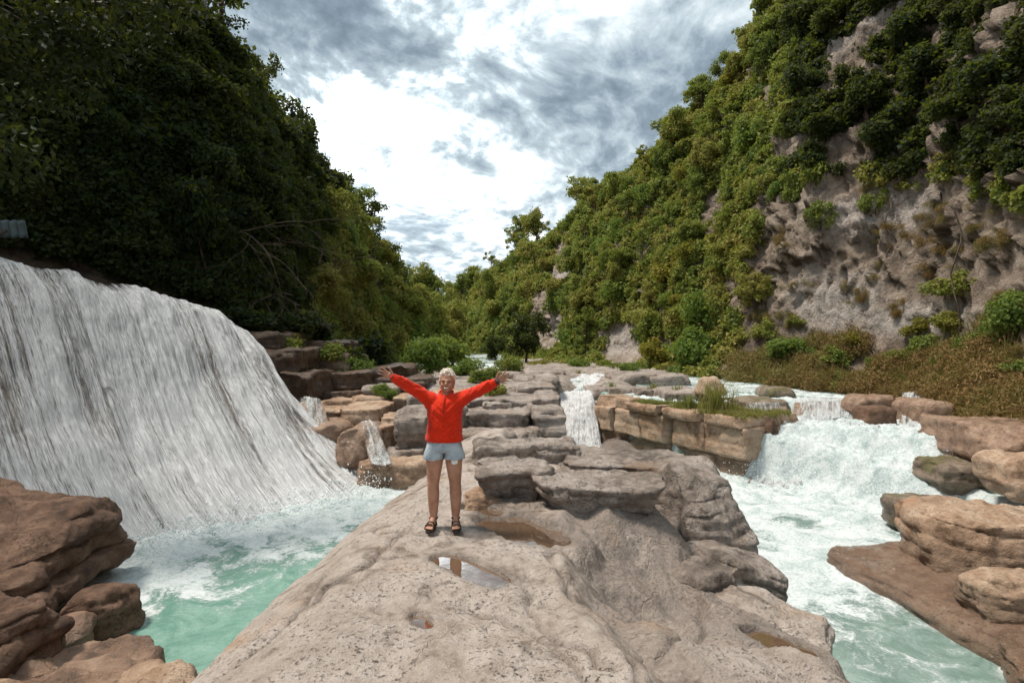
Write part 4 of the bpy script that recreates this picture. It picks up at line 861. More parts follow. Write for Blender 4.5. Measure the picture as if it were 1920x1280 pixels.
def thin(P, rad, maxn):
    keep = []; cell = {}
    for i in range(len(P)):
        p = P[i]; r = rad[i]; k = (int(p[0] // 2), int(p[1] // 2), int(p[2] // 2)); hit = False
        for a in (-1, 0, 1):
            for b in (-1, 0, 1):
                for c in (-1, 0, 1):
                    for q in cell.get((k[0] + a, k[1] + b, k[2] + c), ()):
                        if np.sum((P[q] - p) ** 2) < (r * .95) ** 2: hit = True; break
                    if hit: break
                if hit: break
            if hit: break
        if hit: continue
        keep.append(i); cell.setdefault(k, []).append(i)
        if len(keep) >= maxn: break
    return keep

def inview(u, v, P, m=60): return (u > -m) & (u < 1920 + m) & (v > -m) & (v < 900) & (P[:, 1] > 3)

def hgt(q): return 'at the foot' if q < .12 else 'low down' if q < .35 else 'halfway up' if q < .62 else 'high up' if q < .88 else 'on the skyline'
def spot_r(a, y): return 'the distant right slope beyond the bend' if y > 62 else 'the far right slope left of the limestone scar' if a < 1020 else 'the right slope beside the limestone scar' if a < 1160 else 'the middle of the right slope' if a < 1330 else 'the right slope left of the bare cliff' if a < 1500 else 'the right slope above the bare cliff' if a < 1720 else 'the slope in the upper right corner'
def spot_l(a): return 'the left slope at the picture edge' if a < 160 else 'the left slope above the waterfall' if a < 330 else 'the left slope above the bare branches' if a < 500 else 'the left slope behind the layered bank' if a < 660 else 'the lit end of the left slope' if a < 780 else 'the far end of the left slope'
# --- trees of the right-hand slope
P_, N_, u, v, t_, s_ = sample_hill(hill_r, 9000, 5, (1.6, 10), (.03, 1.02), BARE)
ok = (t_ > 4.3) | (s_ > .10); P_, N_, u, v, t_, s_ = (a[ok] for a in (P_, N_, u, v, t_, s_))
k = inview(u, v, P_) & (fbm(P_ * .5, 3) > -.22); P_, N_, u, v, t_, s_ = (a[k] for a in (P_, N_, u, v, t_, s_))
rad = np.clip(.55 + P_[:, 1] * .018, .7, 2.0) * np.random.default_rng(1).uniform(.7, 1.25, len(P_))
kp = thin(P_, rad * .85, 270); rg = random.Random(9)
for i in kp:
    p, n, y = P_[i], N_[i], P_[i][1]; near = y < 24; ty = rg.random()
    tl = (-.25 * n[1], .25 * n[0])
    sc = rad[i] * rg.uniform(.85, 1.15)
    def put(key, z_, nm, what, cat_):
        lab = ('small ' if z_ / np.clip(.55 + y * .018, .7, 2.0) < .8 else 'large ' if z_ / np.clip(.55 + y * .018, .7, 2.0) > 1.08 else '') + what + ' ' + hgt(s_[i]) + ', ' + spot_r(u[i], y)
        plant(key, p, z_, nm, lab, cat_, lab.replace(' tree', ' trees').replace(' shrub', ' shrubs'), tilt=tl)
    if u[i] > 1480 and v[i] < 330: put('dark', sc * 1.1, 'leafy_tree', 'dark leafy tree', 'tree')  # corner darkening of the view put into the leaf colour
    elif ty < .16: put('airy', sc * .95, 'leafy_tree', 'airy thin-crowned tree', 'tree')
    elif ty < .20 and y < 60: put('yellow', sc * .8, 'leafy_shrub', 'yellowish shrub', 'shrub')
    elif ty < .36: put('tree_tall', sc * .8, 'leafy_tree', 'upright green tree', 'tree')
    elif ty < .50 and y < 60: put('bright', sc * .85, 'leafy_shrub', 'bright green shrub', 'shrub')
    elif ty < .68: put('shrub', sc, 'leafy_shrub', 'low green shrub', 'shrub')
    else: put('tree', sc, 'leafy_tree', 'rounded green tree', 'tree')

def on_hill(h, uu, vv):
    U, V_ = pix(np.where(h.P[..., 1:2] > .5, h.P, np.array([0, .5, 99.]))); d = (U - uu) ** 2 + (V_ - vv) ** 2
    d = d + 1e4 * (np.sum(h.N * (np.array([0, 0, CAM_Z]) - h.P), -1) < 0); i, j = np.unravel_index(np.argmin(d), d.shape); return h.P[i, j], h.N[i, j]
def one(h, uu, vv, key, sc, name, label, cat, **kw):
    p, n = on_hill(h, uu, vv); return plant(key, p + n * .05, sc, name, label, cat, **kw)
one(hill_r, 1262, 540, 'yellow', 1.5, 'yellow_tree', 'yellow-leaved tree standing out on the middle of the right slope', 'tree')
one(hill_r, 1290, 505, 'yellow', .9, 'yellow_tree', 'smaller yellowish tree just above the yellow-leaved one', 'tree')
one(hill_r, 1430, 280, 'bright', 1.5, 'leafy_tree', 'bright spreading tree high on the right slope', 'tree')
one(hill_r, 1160, 575, 'bright', 1.7, 'leafy_tree', 'pale green round tree below the middle of the right slope', 'tree')
one(hill_r, 1330, 640, 'bright', 1.5, 'leafy_shrub', 'big bright bush low on the right slope above the grass', 'shrub')
one(hill_r, 1300, 690, 'bright', 1.2, 'leafy_shrub', 'pale feathery bush at the river edge left of the grass', 'shrub')
one(hill_r, 1230, 690, 'yellow', 1.1, 'leafy_shrub', 'yellow-green bush at the foot of the right slope', 'shrub')
one(hill_r, 1480, 680, 'bright', 1.0, 'leafy_shrub', 'rounded bush standing before the bare cliff', 'shrub')
one(hill_r, 1810, 560, 'shrub', .9, 'leafy_shrub', 'clump of brownish green leaves hanging on the bare cliff', 'shrub')
one(hill_r, 1790, 620, 'shrub', .7, 'leafy_shrub', 'small dark clump below the hanging one on the cliff', 'shrub')
one(hill_r, 1900, 640, 'bright', .8, 'leafy_shrub', 'bright sprig of leaves at the right edge above the dry bank', 'shrub')
one(hill_r, 1690, 690, 'shrub', .55, 'leafy_shrub', 'little green shrub at the top of the dry bank', 'shrub')
one(hill_r, 1830, 690, 'bright', .6, 'leafy_shrub', 'leafy sapling on the dry bank near the right edge', 'shrub')
one(hill_r, 1640, 400, 'shrub', .6, 'leafy_shrub', 'small shrub beside the pale hollow of the cliff', 'shrub')
one(hill_r, 1540, 430, 'shrub', .8, 'leafy_shrub', 'trailing shrub left of the pale hollow in the cliff', 'shrub')
for k_, (a, b, z_, key) in enumerate([(1560, 690, .8, 'shrub'), (1600, 668, .5, 'yellow'), (1745, 672, .6, 'shrub'), (1770, 700, .4, 'bright'), (1860, 660, .6, 'shrub'), (1640, 700, .4, 'shrub'), (1890, 720, .5, 'shrub'), (1720, 640, .5, 'yellow'), (1440, 640, .8, 'shrub'), (1415, 600, .9, 'tree'), (1500, 610, .45, 'shrub')]):
    one(hill_r, a, b, key, z_, 'leafy_shrub', ['olive shrub at the left end of the dry bank', 'small yellow-green shrub at the cliff foot left of the dead stem', 'green shrub at the cliff foot under the hanging clump', 'bright sapling on the middle of the dry bank', 'shrub at the cliff foot near the right edge', 'little shrub on the bank right of the ferns', 'shrub on the dry bank at the right edge', 'yellowish shrub against the pale cliff patch', 'shrub at the left edge of the bare cliff', 'tree hugging the left edge of the bare cliff', 'small tuft on the lower left of the bare cliff'][k_], 'shrub')
p = px(985, 700, 40); plant('layered', (p[0], 40, .1), (1.9, 1.9, 1.9), 'dark_tree', 'dark layered evergreen tree standing at the far bend of the river', 'tree')
p = px(930, 698, 42); plant('layered', (p[0], 42, .1), (1.3, 1.3, 1.1), 'dark_tree', 'lower dark tree left of the layered evergreen', 'tree')

# --- trees of the shaded left-hand slope
P_, N_, u, v, t_, s_ = sample_hill(hill_l, 7000, 8, (1.8, 9.6), (.06, 1.03), BARE_L)
k = inview(u, v, P_, 90); P_, N_, u, v, t_, s_ = (a[k] for a in (P_, N_, u, v, t_, s_))
rad = np.clip(.5 + P_[:, 1] * .022, .75, 1.7) * np.random.default_rng(2).uniform(.7, 1.25, len(P_))
for i in thin(P_, rad * .9, 190):
    p, n = P_[i], N_[i]; ty = rg.random(); tl = (-.25 * n[1], .25 * n[0])
    def put(key, z_, nm, what, cat_):
        k_ = z_ / np.clip(.5 + p[1] * .022, .75, 1.7); lab = ('small ' if k_ < .85 else 'large ' if k_ > 1.12 else '') + what + ' ' + hgt(s_[i]) + ', ' + spot_l(u[i])
        plant(key, p, z_, nm, lab, cat_, lab.replace(' tree', ' trees').replace(' shrub', ' shrubs'), tilt=tl)
    if s_[i] > .9: put('open', rad[i] * rg.uniform(.9, 1.5), 'leafy_tree', 'loose dark tree', 'tree')
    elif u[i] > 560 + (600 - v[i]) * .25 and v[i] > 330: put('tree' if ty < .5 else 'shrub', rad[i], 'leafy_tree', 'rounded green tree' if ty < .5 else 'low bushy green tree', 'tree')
    elif ty < .5: put('dark', rad[i], 'leafy_tree', 'dark shaded tree', 'tree')  # shade of this slope is painted into these leaves
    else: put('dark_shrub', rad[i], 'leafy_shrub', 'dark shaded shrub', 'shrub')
one(hill_l, 765, 665, 'bright', 2.0, 'leafy_tree', 'bright green bushy tree above the raised right hand', 'tree')
one(hill_l, 715, 600, 'bright', 1.2, 'leafy_shrub', 'bright green shrub on the slope above the bushy tree', 'shrub')
one(hill_l, 650, 480, 'bright', 1.1, 'leafy_shrub', 'lit green shrub among the bare branches', 'shrub')
one(hill_l, 740, 690, 'bright', 1.1, 'leafy_shrub', 'low bright bush behind the ledges at left', 'shrub')
p = px(775, 545, 40); plant('open', on_hill(hill_l, 735, 520)[0] + np.array([.9, -.5, -.4]), 1.7, 'small_tree', 'lone airy tree leaning out from the left ridge', 'tree', tilt=(0, R(18)))
for i, (a, b, y, sc, key, lb) in enumerate([(875, 705, 24, .8, 'bright', 'low bush behind the neck of the person'), (1010, 697, 36, 1.0, 'shrub', 'low bush at the foot of the dark evergreen tree'), (1045, 697, 38, 1.1, 'shrub', 'low bush on the far shelf right of the evergreen'), (1085, 699, 33, .9, 'bright', 'bright bush on the far shelf above the slanting cascade'), (1140, 700, 31, .9, 'shrub', 'bush at the right end of the far shelf'), (1180, 703, 28, .6, 'bright', 'small bush on the far shelf above the upper blocks'), (925, 735, 15.6, .42, 'shrub', 'small dark bush on the ledge under the raised left arm'), (905, 712, 20, .7, 'shrub', 'green bush between head and raised left arm'), (955, 703, 24, .8, 'shrub', 'low bush behind the open left hand'),
        (720, 742, 15.2, .35, 'bright', 'tuft of leaves on the left ledge'), (640, 700, 18, .9, 'dark_shrub', 'dark shrub at the edge of the layered bank'), (590, 668, 19, .9, 'dark_shrub', 'dark shrub on top of the layered bank'), (800, 700, 22, 1.0, 'bright', 'leafy bush behind the raised right arm'), (840, 697, 30, 1.3, 'bright', 'green bush upstream behind the head of the person'), (690, 690, 21, 1.2, 'dark_shrub', 'dark bush left of the raised right hand'), (470, 632, 16.8, .9, 'dark_shrub', 'dark shrub leaning over the right end of the waterfall crest'), (520, 660, 16.6, .8, 'shrub', 'olive shrub draped over the layered bank'), (560, 640, 18.5, 1.2, 'dark_shrub', 'dark shrub above the olive one on the layered bank'), (610, 690, 17.4, .8, 'shrub', 'green shrub hanging on the face of the layered bank'), (655, 712, 17.6, .7, 'bright', 'bright tuft at the foot of the layered bank')]):
    p = px(a, b, y); plant(key, p - np.array([0, 0, .15]), sc, 'leafy_shrub', lb, 'shrub')
one(hill_l, 650, 640, 'shrub', 1.3, 'leafy_shrub', 'green shrub above the dark layered bank', 'shrub')

# the tree that hangs into the upper left corner
rng = np.random.default_rng(77)
cl = np.array([px(a, b, y) for a, b, y in [(30, 20, 8), (120, 40, 8.3), (210, 15, 8.8), (60, 110, 8), (150, 100, 8.6), (-60, 60, 7.6), (260, 40, 9.3), (-20, 200, 7.4), (10, 285, 7.2), (190, 75, 8.6), (90, -40, 8.4), (330, 5, 9.8), (-120, -60, 7.6), (240, -40, 9.2), (100, 165, 8.4), (400, -30, 10.4)]])
nl = 5200; kk = rng.integers(0, len(cl), nl); d = rnd_dirs(rng, nl, .1); pp = cl[kk] + d * (rng.uniform(.1, 1, nl) ** .5)[:, None] * np.array([.62, .55, .42]); nr = rnd_dirs(rng, nl, .8); LL = .115 * rng.uniform(.7, 1.3, nl)
v1, f1 = leaves(pp, nr, LL, LL * .26, rng, .8)
rt = empty('overhanging_tree', (-11.2, 7.8, 3.2), 'dark tree hanging its leaves into the upper left corner', 'tree')
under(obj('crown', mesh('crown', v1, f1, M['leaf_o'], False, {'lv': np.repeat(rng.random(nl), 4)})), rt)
parts = [tube(np.array([(-11.2, 7.8, 2.8), (-10.9, 7.7, 5), (-10.2, 7.8, 7.0), (-9.2, 8.0, 8.2), (-8.2, 8.2, 8.6)]), np.array([.22, .19, .15, .1, .06]), 8)]
for c in cl: s0 = np.array([-9.6, 7.9, 7.6]) + rng.normal(size=3) * .3; parts.append(tube(np.array([s0, (s0 + c) / 2 + np.array([0, 0, .25]), c]), np.array([.05, .03, .01]), 5))
tv, tf = join(parts); under(obj('trunk', mesh('trunk', tv, tf, M['bark'])), rt)

def blades(n, seed, spread, hgt, lean=.45, width=.012, mat='grass'):
    rng = np.random.default_rng(seed); V_, F_ = [], []
    for i in range(n):
        a = rng.uniform(0, 6.28); r = abs(rng.normal()) * spread * .5; x0, y0 = r * math.cos(a), r * math.sin(a); h = hgt * rng.uniform(.45, 1.1); d = rng.normal(size=2); d /= np.linalg.norm(d); ln = lean * h * rng.uniform(.2, 1.2)
        sd_ = np.array([-d[1], d[0]]) * width * rng.uniform(.6, 1.3); o = len(V_)
        for k, t in enumerate((0, .4, .75)):
            c = np.array([x0, y0]) + d * ln * t * t; zz = h * t * (1 - .18 * t * t * rng.random()); wv = 1 - t * .6
            V_ += [(*(c - sd_ * wv), zz), (*(c + sd_ * wv), zz)]
        V_.append((*(np.array([x0, y0]) + d * ln), h * .92)); F_ += [(o, o + 1, o + 3), (o, o + 3, o + 2), (o + 2, o + 3, o + 5), (o + 2, o + 5, o + 4), (o + 4, o + 5, o + 6)]
    return mesh('grass', np.array(V_), np.array(F_), M[mat], False, {'lv': np.repeat(rng.random(n), 7)})
def mesh_dry(s): return blades(46, s, .45, .55, .7, .007, 'dry')
# --- undergrowth that nobody could count: one object per slope
def clump_objs(key, mat, seeds, **kw):
    c = bpy.data.collections.new(key)
    for s in seeds:
        v, f, lv, _, _ = crown_data(s, **kw); c.objects.link(bpy.data.objects.new(key, mesh(key, v, f, M[mat], False, {'lv': lv})))
    return c
def scatter(name, P, scl, coll, nvar, label, seed=0, squash=(.8, 1.2)):
    rng = np.random.default_rng(seed); n = len(P)
    me = bpy.data.meshes.new(name); me.vertices.add(n); me.vertices.foreach_set('co', np.asarray(P, np.float32).ravel())
    a = me.attributes.new('rot', 'FLOAT_VECTOR', 'POINT'); a.data.foreach_set('vector', np.stack([rng.normal(0, .2, n), rng.normal(0, .2, n), rng.uniform(0, 6.28, n)], 1).astype(np.float32).ravel())
    a = me.attributes.new('scl', 'FLOAT_VECTOR', 'POINT'); a.data.foreach_set('vector', (np.asarray(scl)[:, None] * np.stack([rng.uniform(.85, 1.15, n), rng.uniform(.85, 1.15, n), rng.uniform(*squash, n)], 1)).astype(np.float32).ravel())
    a = me.attributes.new('idx', 'INT', 'POINT'); a.data.foreach_set('value', rng.integers(0, nvar, n).astype(np.int32))
    o = obj(name, me, kind='stuff', label=label)
    g = bpy.data.node_groups.new(name, 'GeometryNodeTree'); g.interface.new_socket('Geometry', in_out='INPUT', socket_type='NodeSocketGeometry'); g.interface.new_socket('Geometry', in_out='OUTPUT', socket_type='NodeSocketGeometry')
    N = g.nodes; gi = N.new('NodeGroupInput'); go = N.new('NodeGroupOutput'); ip = N.new('GeometryNodeInstanceOnPoints'); ci = N.new('GeometryNodeCollectionInfo')
    ci.inputs['Collection'].default_value = coll; ci.inputs['Separate Children'].default_value = True; ci.inputs['Reset Children'].default_value = True
    def na(nm, ty): q = N.new('GeometryNodeInputNamedAttribute'); q.data_type = ty; q.inputs['Name'].default_value = nm; return q.outputs[0]
    e2r = N.new('FunctionNodeEulerToRotation'); L = g.links
    L.new(na('rot', 'FLOAT_VECTOR'), e2r.inputs[0]); L.new(e2r.outputs[0], ip.inputs['Rotation']); L.new(na('scl', 'FLOAT_VECTOR'), ip.inputs['Scale']); L.new(na('idx', 'INT'), ip.inputs['Instance Index'])
    ip.inputs['Pick Instance'].default_value = True
    L.new(gi.outputs[0], ip.inputs['Points']); L.new(ci.outputs[0], ip.inputs['Instance']); L.new(ip.outputs[0], go.inputs[0])
    md = o.modifiers.new('scatter', 'NODES'); md.node_group = g; return o
CG = clump_objs('leaf_clump', 'leaf', range(201, 206), nblob=7, nleaf=420, leaf=.24, flat=.55, base=-.25, outlier=.2)
CD = clump_objs('dark_clump', 'leaf_dark_shade', range(211, 216), nblob=7, nleaf=420, leaf=.24, flat=.55, base=-.25, outlier=.2)
CB = clump_objs('dry_clump', 'dry', range(221, 226), nblob=12, nleaf=1100, leaf=.13, flat=.5, base=-.3, outlier=.25, aspect=.12, up=.2)
P_, N_, u, v, t_, s_ = sample_hill(hill_r, 26000, 15, (0.5, 10), (.0, 1.06), BARE, jit=18)
ok = (t_ > 4.2) | (s_ > .075); P_, u, v = P_[ok], u[ok], v[ok]
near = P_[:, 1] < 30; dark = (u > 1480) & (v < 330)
ok = (P_[:, 1] > -6) & (fbm(P_ * .5, 3) > -.10); P_, near, dark = P_[ok], near[ok], dark[ok]
sc = np.clip(.30 + P_[:, 1] * .011, .34, 1.3) * np.random.default_rng(3).uniform(.6, 1.3, len(P_))
w = np.random.default_rng(4).random(len(P_)) < np.clip(.55 + .0 * sc, 0, 1)
scatter('undergrowth', P_[w & ~dark], sc[w & ~dark], CG, 5, 'green undergrowth covering the right slope', 1)
scatter('undergrowth', P_[w & dark], sc[w & dark], CD, 5, 'dark undergrowth at the upper right', 2)  # corner darkening painted into the leaves of these clumps
P_, N_, u, v, t_, s_ = sample_hill(hill_l, 15000, 16, (0.8, 10.5), (.02, 1.06), BARE_L)
lit = (u > 560 + (600 - v) * .25) & (v > 330); ok = fbm(P_ * .6, 3) > -.3; P_, lit = P_[ok], lit[ok]; sc = np.clip(.3 + P_[:, 1] * .013, .35, 1.2) * np.random.default_rng(5).uniform(.6, 1.3, len(P_))  # lit part keeps green leaves, the rest gets leaves with painted shade
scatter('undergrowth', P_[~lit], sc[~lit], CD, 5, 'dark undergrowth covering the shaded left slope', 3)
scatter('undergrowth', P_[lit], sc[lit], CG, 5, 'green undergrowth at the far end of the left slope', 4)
P_, N_, u, v, t_, s_ = sample_hill(hill_r, 16000, 17, (1.0, 4.6), (.0, .17), [])
ok = (s_ < .055 + .10 * fbm(P_ * .55, 3)) & (P_[:, 1] > 3) & (u > 1380); P_ = P_[ok]; s_ = s_[ok]; sc = np.random.default_rng(6).uniform(.2, .65, len(P_)); lowb = np.random.default_rng(7).random(len(P_)) < .45
scatter('dry_bracken', P_[lowb], sc[lowb] * (.7 + .9 * sstep(-.3, .4, fbm(P_[lowb] * .9, 3))), CB, 5, 'brown dry bracken covering the bank under the cliff', 5)
grn = fbm(P_ * 1.1 + 9, 2) > .22; scatter('bank_weeds', P_[grn & ~lowb], sc[grn & ~lowb] * .7, CG, 5, 'green weeds among the dry bracken', 7)
DS = bpy.data.collections.new('dry_stalks')
for q_ in range(3): DS.objects.link(bpy.data.objects.new('dry_stalks', mesh_dry(60 + q_)))
sel = (np.random.default_rng(12).random(len(P_)) < .10); scatter('dry_stalks', P_[sel], np.random.default_rng(13).uniform(.6, 1.5, sel.sum()), DS, 3, 'dead stalks standing in the dry bracken', 11)
# straggling plants on the bare cliff
P_, N_, u, v, t_, s_ = sample_hill(hill_r, 2500, 19, (2, 5), (.1, .5), [])
ok = inpoly(u, v, BARE[0]) & (fbm(P_ * .9, 2) > .12); scatter('cliff_plants', P_[ok], np.full(ok.sum(), .3), CB, 5, 'tufts of brown plants clinging to the bare cliff', 6)

# --- ferns along the foot of the cliff
def fern_mesh(seed, nf=11, L=.8):
    rng = np.random.default_rng(seed); V_, F_ = [], []; o = 0
    for k in range(nf):
        az = k / nf * 6.28 + rng.normal() * .25; l = L * rng.uniform(.7, 1.1); t = np.linspace(.08, 1, 13); r = l * t * .85; z = l * (.75 * t - .85 * t ** 2.2); dirv = np.array([math.cos(az), math.sin(az)]); sid = np.array([-dirv[1], dirv[0]])
        for i in range(12):
            w = l * .20 * math.sin(math.pi * (t[i] * .9 + .1)) ** .8
            for sg in (-1, 1):
                b0 = np.array([*(dirv * r[i]), z[i]]); b1 = np.array([*(dirv * r[i + 1]), z[i + 1]]); tip = np.array([*(dirv * (r[i] + .6 * w) + sid * sg * w), z[i] - .35 * w])
                V_ += [b0, b0 + (b1 - b0) * .75, tip]; F_.append([o, o + 1, o + 2]); o += 3
    lv = np.repeat(rng.random(len(F_)), 3); return mesh('fern', np.array(V_), np.array(F_), M['fern'], False, {'lv': lv})
FM = [fern_mesh(s) for s in range(4)]
rg = random.Random(3)
for i in range(30):
    uu = 1400 + i * 10.5 + rg.uniform(-6, 6); p, n = on_hill(hill_r, uu, 712 + rg.uniform(-14, 8) + max(0, uu - 1560) * .12)
    obj('fern', FM[i % 4], None, tuple(p + np.array([-.05, -.12, .05])), (rg.uniform(-.2, .2), rg.uniform(-.2, .2), rg.uniform(0, 6.28)), 'arching yellow-green fern at the foot of the bare cliff', 'fern', 'ferns under the cliff', scale=rg.uniform(.5, .95))

# --- grass on the pier
g = blades(230, 4, .45, .95, .6); obj('grass_clump', g, None, (5.35, 14.9, .0), (0, 0, 0), 'tall green grass clump growing on top of the rock pier', 'grass')
obj('grass_clump', blades(140, 5, .3, .5), None, (4.85, 15.6, .0), (0, 0, 0), 'shorter grass tuft left of the tall clump on the pier', 'grass')
n = 900; rng = np.random.default_rng(8); a = rng.uniform(1.9, LW - .1, n); b = rng.uniform(.0, 1.9, n) ** 1.0; q = A + dW * a[:, None] + nW * (b[:, None] + .1)
ok = fbm(V3(q[:, 0], q[:, 1], 0) * 1.1, 3) + .35 * (a - 3.6) / 3 > 0
MB_ = bpy.data.collections.new('turf'); MB_.objects.link(bpy.data.objects.new('turf', blades(40, 9, .22, .13, .9, .006)));
scatter('turf', np.column_stack([q, np.full(n, .01)])[ok], np.full(ok.sum(), 1.0), MB_, 1, 'low turf and weeds on top of the rock pier', 9)
for i, (uu, vv, yy) in enumerate([(1146, 728, 19.8), (1225, 732, 18.6), (1270, 735, 17.6), (1085, 702, 26)]):
    p = px(uu, vv, yy); obj('grass_tuft', blades(50, 20 + i, .22, .28), None, tuple(p), (0, 0, 0), ['yellowish grass tuft at the left end of the upper blocks', 'grass tuft in the middle of the upper blocks', 'grass tuft on the upper block nearest the tall clump', 'grass tuft on the far rock shelf'][i], 'grass')

# --- bare branches and vines
def branchy(start, dirs, length, rad, seed, depth=4, droop=.25):
    rng = np.random.default_rng(seed); parts = []
    def go(p, d, l, r, k):
        n = 7; path = [p]; dd = d / np.linalg.norm(d)
        for i in range(n - 1):
            dd = dd + rng.normal(size=3) * .16 + np.array([0, 0, -droop * .18]); dd /= np.linalg.norm(dd); path.append(path[-1] + dd * l / (n - 1))
        parts.append(tube(np.array(path), np.linspace(r, r * .45, n), 5))
        if k > 0:
            for _ in range(3):
                j = rng.integers(2, n); go(path[j], dd + rng.normal(size=3) * .55, l * rng.uniform(.45, .75), r * .55, k - 1)
    for d in dirs: go(np.array(start), np.array(d, float), length, rad, depth - 1)
    return join(parts)
for i, (uu, vv, dirs, L) in enumerate([(420, 440, [(.8, -.3, .0), (.6, -.2, -.7), (.9, .2, .4)], 2.3), (520, 455, [(.8, -.2, -.1), (.5, -.3, -.8), (.2, -.5, -.9)], 2.6), (600, 500, [(.5, -.4, -.6), (.7, .1, .1)], 2.2), (470, 560, [(.6, -.4, .2), (.7, -.2, -.4)], 1.8)]):
    p, n = on_hill(hill_l, uu, vv); v1, f1 = branchy(p + n * .5, dirs, L, .02, 40 + i)
    obj('bare_branches', mesh('bare_branches', v1, f1, M['vine']), label=['bare tangled branches at the left of the shaded slope', 'long bare branch arching down the shaded slope', 'bare twigs hanging beside the lit shrub', 'low bare twigs above the waterfall crest'][i], cat='branches')
for i, (uu, vv, ll) in enumerate([(1822, 400, 5.0), (1690, 372, 2.6), (1655, 640, 1.6)]):
    p, n = on_hill(hill_r, uu, vv); rng = np.random.default_rng(i); m = 16; path = np.array([p + n * .45 + np.array([.12 * math.sin(k * .7 + i), .08 * math.cos(k), -ll * k / m]) + rng.normal(size=3) * .03 for k in range(m)])
    v1, f1 = tube(path, .022, 5); obj('hanging_vine', mesh('hanging_vine', v1, f1, M['vine']), label=['long vine hanging down the bare cliff near the right edge', 'short vine below the pale hollow of the cliff', 'bent dead stem low on the bare cliff'][i], cat='vine')
# --- sheet of roofing at the left edge
xs = np.linspace(0, 1.6, 60); v1 = np.concatenate([np.column_stack([xs, np.full(60, q), .035 * np.sin(xs * 42) - q * .35 + .02]) for q in np.linspace(0, .34, 6)])
M['sheet'] = plain_mat('weathered_sheet', (.10, .14, .15), .5, .5, .3, 3)
p = px(-118, 410, 11.5); o = obj('roof_sheet', mesh('roof_sheet', v1, grid_faces(6, 60), M['sheet']), None, tuple(p), (R(-55), 0, R(8)), 'small grey-blue corrugated sheet among the trees at the left edge', 'roof sheet')
md = o.modifiers.new('thick', 'SOLIDIFY'); md.thickness = .01
for i in range(2):
    q = tube(np.array([(.3 + i * .9, .2, -1.0), (.3 + i * .9, .2, -.05)]), .03, 6); obj('post', mesh('post', *q, M['bark']), o)

# ------------------------------------------------------------------ the person
def cap(p0, r0, p1, r1, sides=16, flat=None):
    """tapered capsule; flat=(axis, factor) squashes the cross-section along an axis"""
    p0, p1 = np.array(p0, float), np.array(p1, float); d = p1 - p0; L = np.linalg.norm(d); d = d / max(L, 1e-9)
    ref = np.array([0, 1, 0]) if abs(d[1]) < .9 else np.array([1, 0, 0]); a = np.cross(d, ref); a /= np.linalg.norm(a); b = np.cross(d, a)
    rows = []
    for t in np.linspace(-90, 0, 6): rows.append((p0 + d * r0 * math.sin(R(t)), max(r0 * math.cos(R(t)), 1e-4)))
    for t in np.linspace(0, 90, 6): rows.append((p1 + d * r1 * math.sin(R(t)), max(r1 * math.cos(R(t)), 1e-4)))
    th = np.arange(sides) / sides * 2 * np.pi; V_ = np.array([c + (a * np.cos(q) + b * np.sin(q)) * r for c, r in rows for q in th])
    if flat is not None: ax, k = np.array(flat[0], float), flat[1]; ax /= np.linalg.norm(ax); m = (p0 + p1) / 2; s = (V_ - m) @ ax; V_ = V_ - np.outer(s * (1 - k), ax)
    n = len(rows); F_ = [[i * sides + j, i * sides + (j + 1) % sides, (i + 1) * sides + (j + 1) % sides, (i + 1) * sides + j] for i in range(n - 1) for j in range(sides)]
    return V_, np.array(F_)
def ell(c, r, rot=None, n=20):
    u = np.linspace(0, np.pi, n); w = np.arange(2 * n) / (2 * n) * 2 * np.pi; U, W = np.meshgrid(u, w, indexing='ij')
    V_ = np.stack([np.sin(U) * np.cos(W), np.sin(U) * np.sin(W), np.cos(U)], -1).reshape(-1, 3) * np.array(r)
    if rot is not None: V_ = V_ @ np.array(Euler(rot).to_matrix()).T
    F_ = [[i * 2 * n + j, (i + 1) * 2 * n + j, (i + 1) * 2 * n + (j + 1) % (2 * n), i * 2 * n + (j + 1) % (2 * n)] for i in range(n - 1) for j in range(2 * n)]
    return V_ + np.array(c), np.array(F_)
def loft(rings, n=32, p=2.4):
    """rings: (cx, cy, z, rx, ry); superellipse sections, closed at both ends"""
    th = np.arange(n) / n * 2 * np.pi; co, si = np.cos(th), np.sin(th); rr = (np.abs(co) ** p + np.abs(si) ** p) ** (-1 / p); V_ = []
    rg_ = catmull(rings, len(rings) * 5)
    for k, (cx, cy, z, rx, ry) in enumerate(rg_): V_ += [(cx + rx * rr[i] * co[i], cy + ry * rr[i] * si[i], z) for i in range(n)]
    m = len(rg_); F_ = [[i * n + j, i * n + (j + 1) % n, (i + 1) * n + (j + 1) % n, (i + 1) * n + j] for i in range(m - 1) for j in range(n)]
    V_ += [tuple(rg_[0][:3]), tuple(rg_[-1][:3])]; b = m * n
    F_ += [[b, (j + 1) % n, j, b] for j in range(n)] + [[b + 1, (m - 1) * n + j, (m - 1) * n + (j + 1) % n, b + 1] for j in range(n)]
    return np.array(V_, float), np.array(F_)
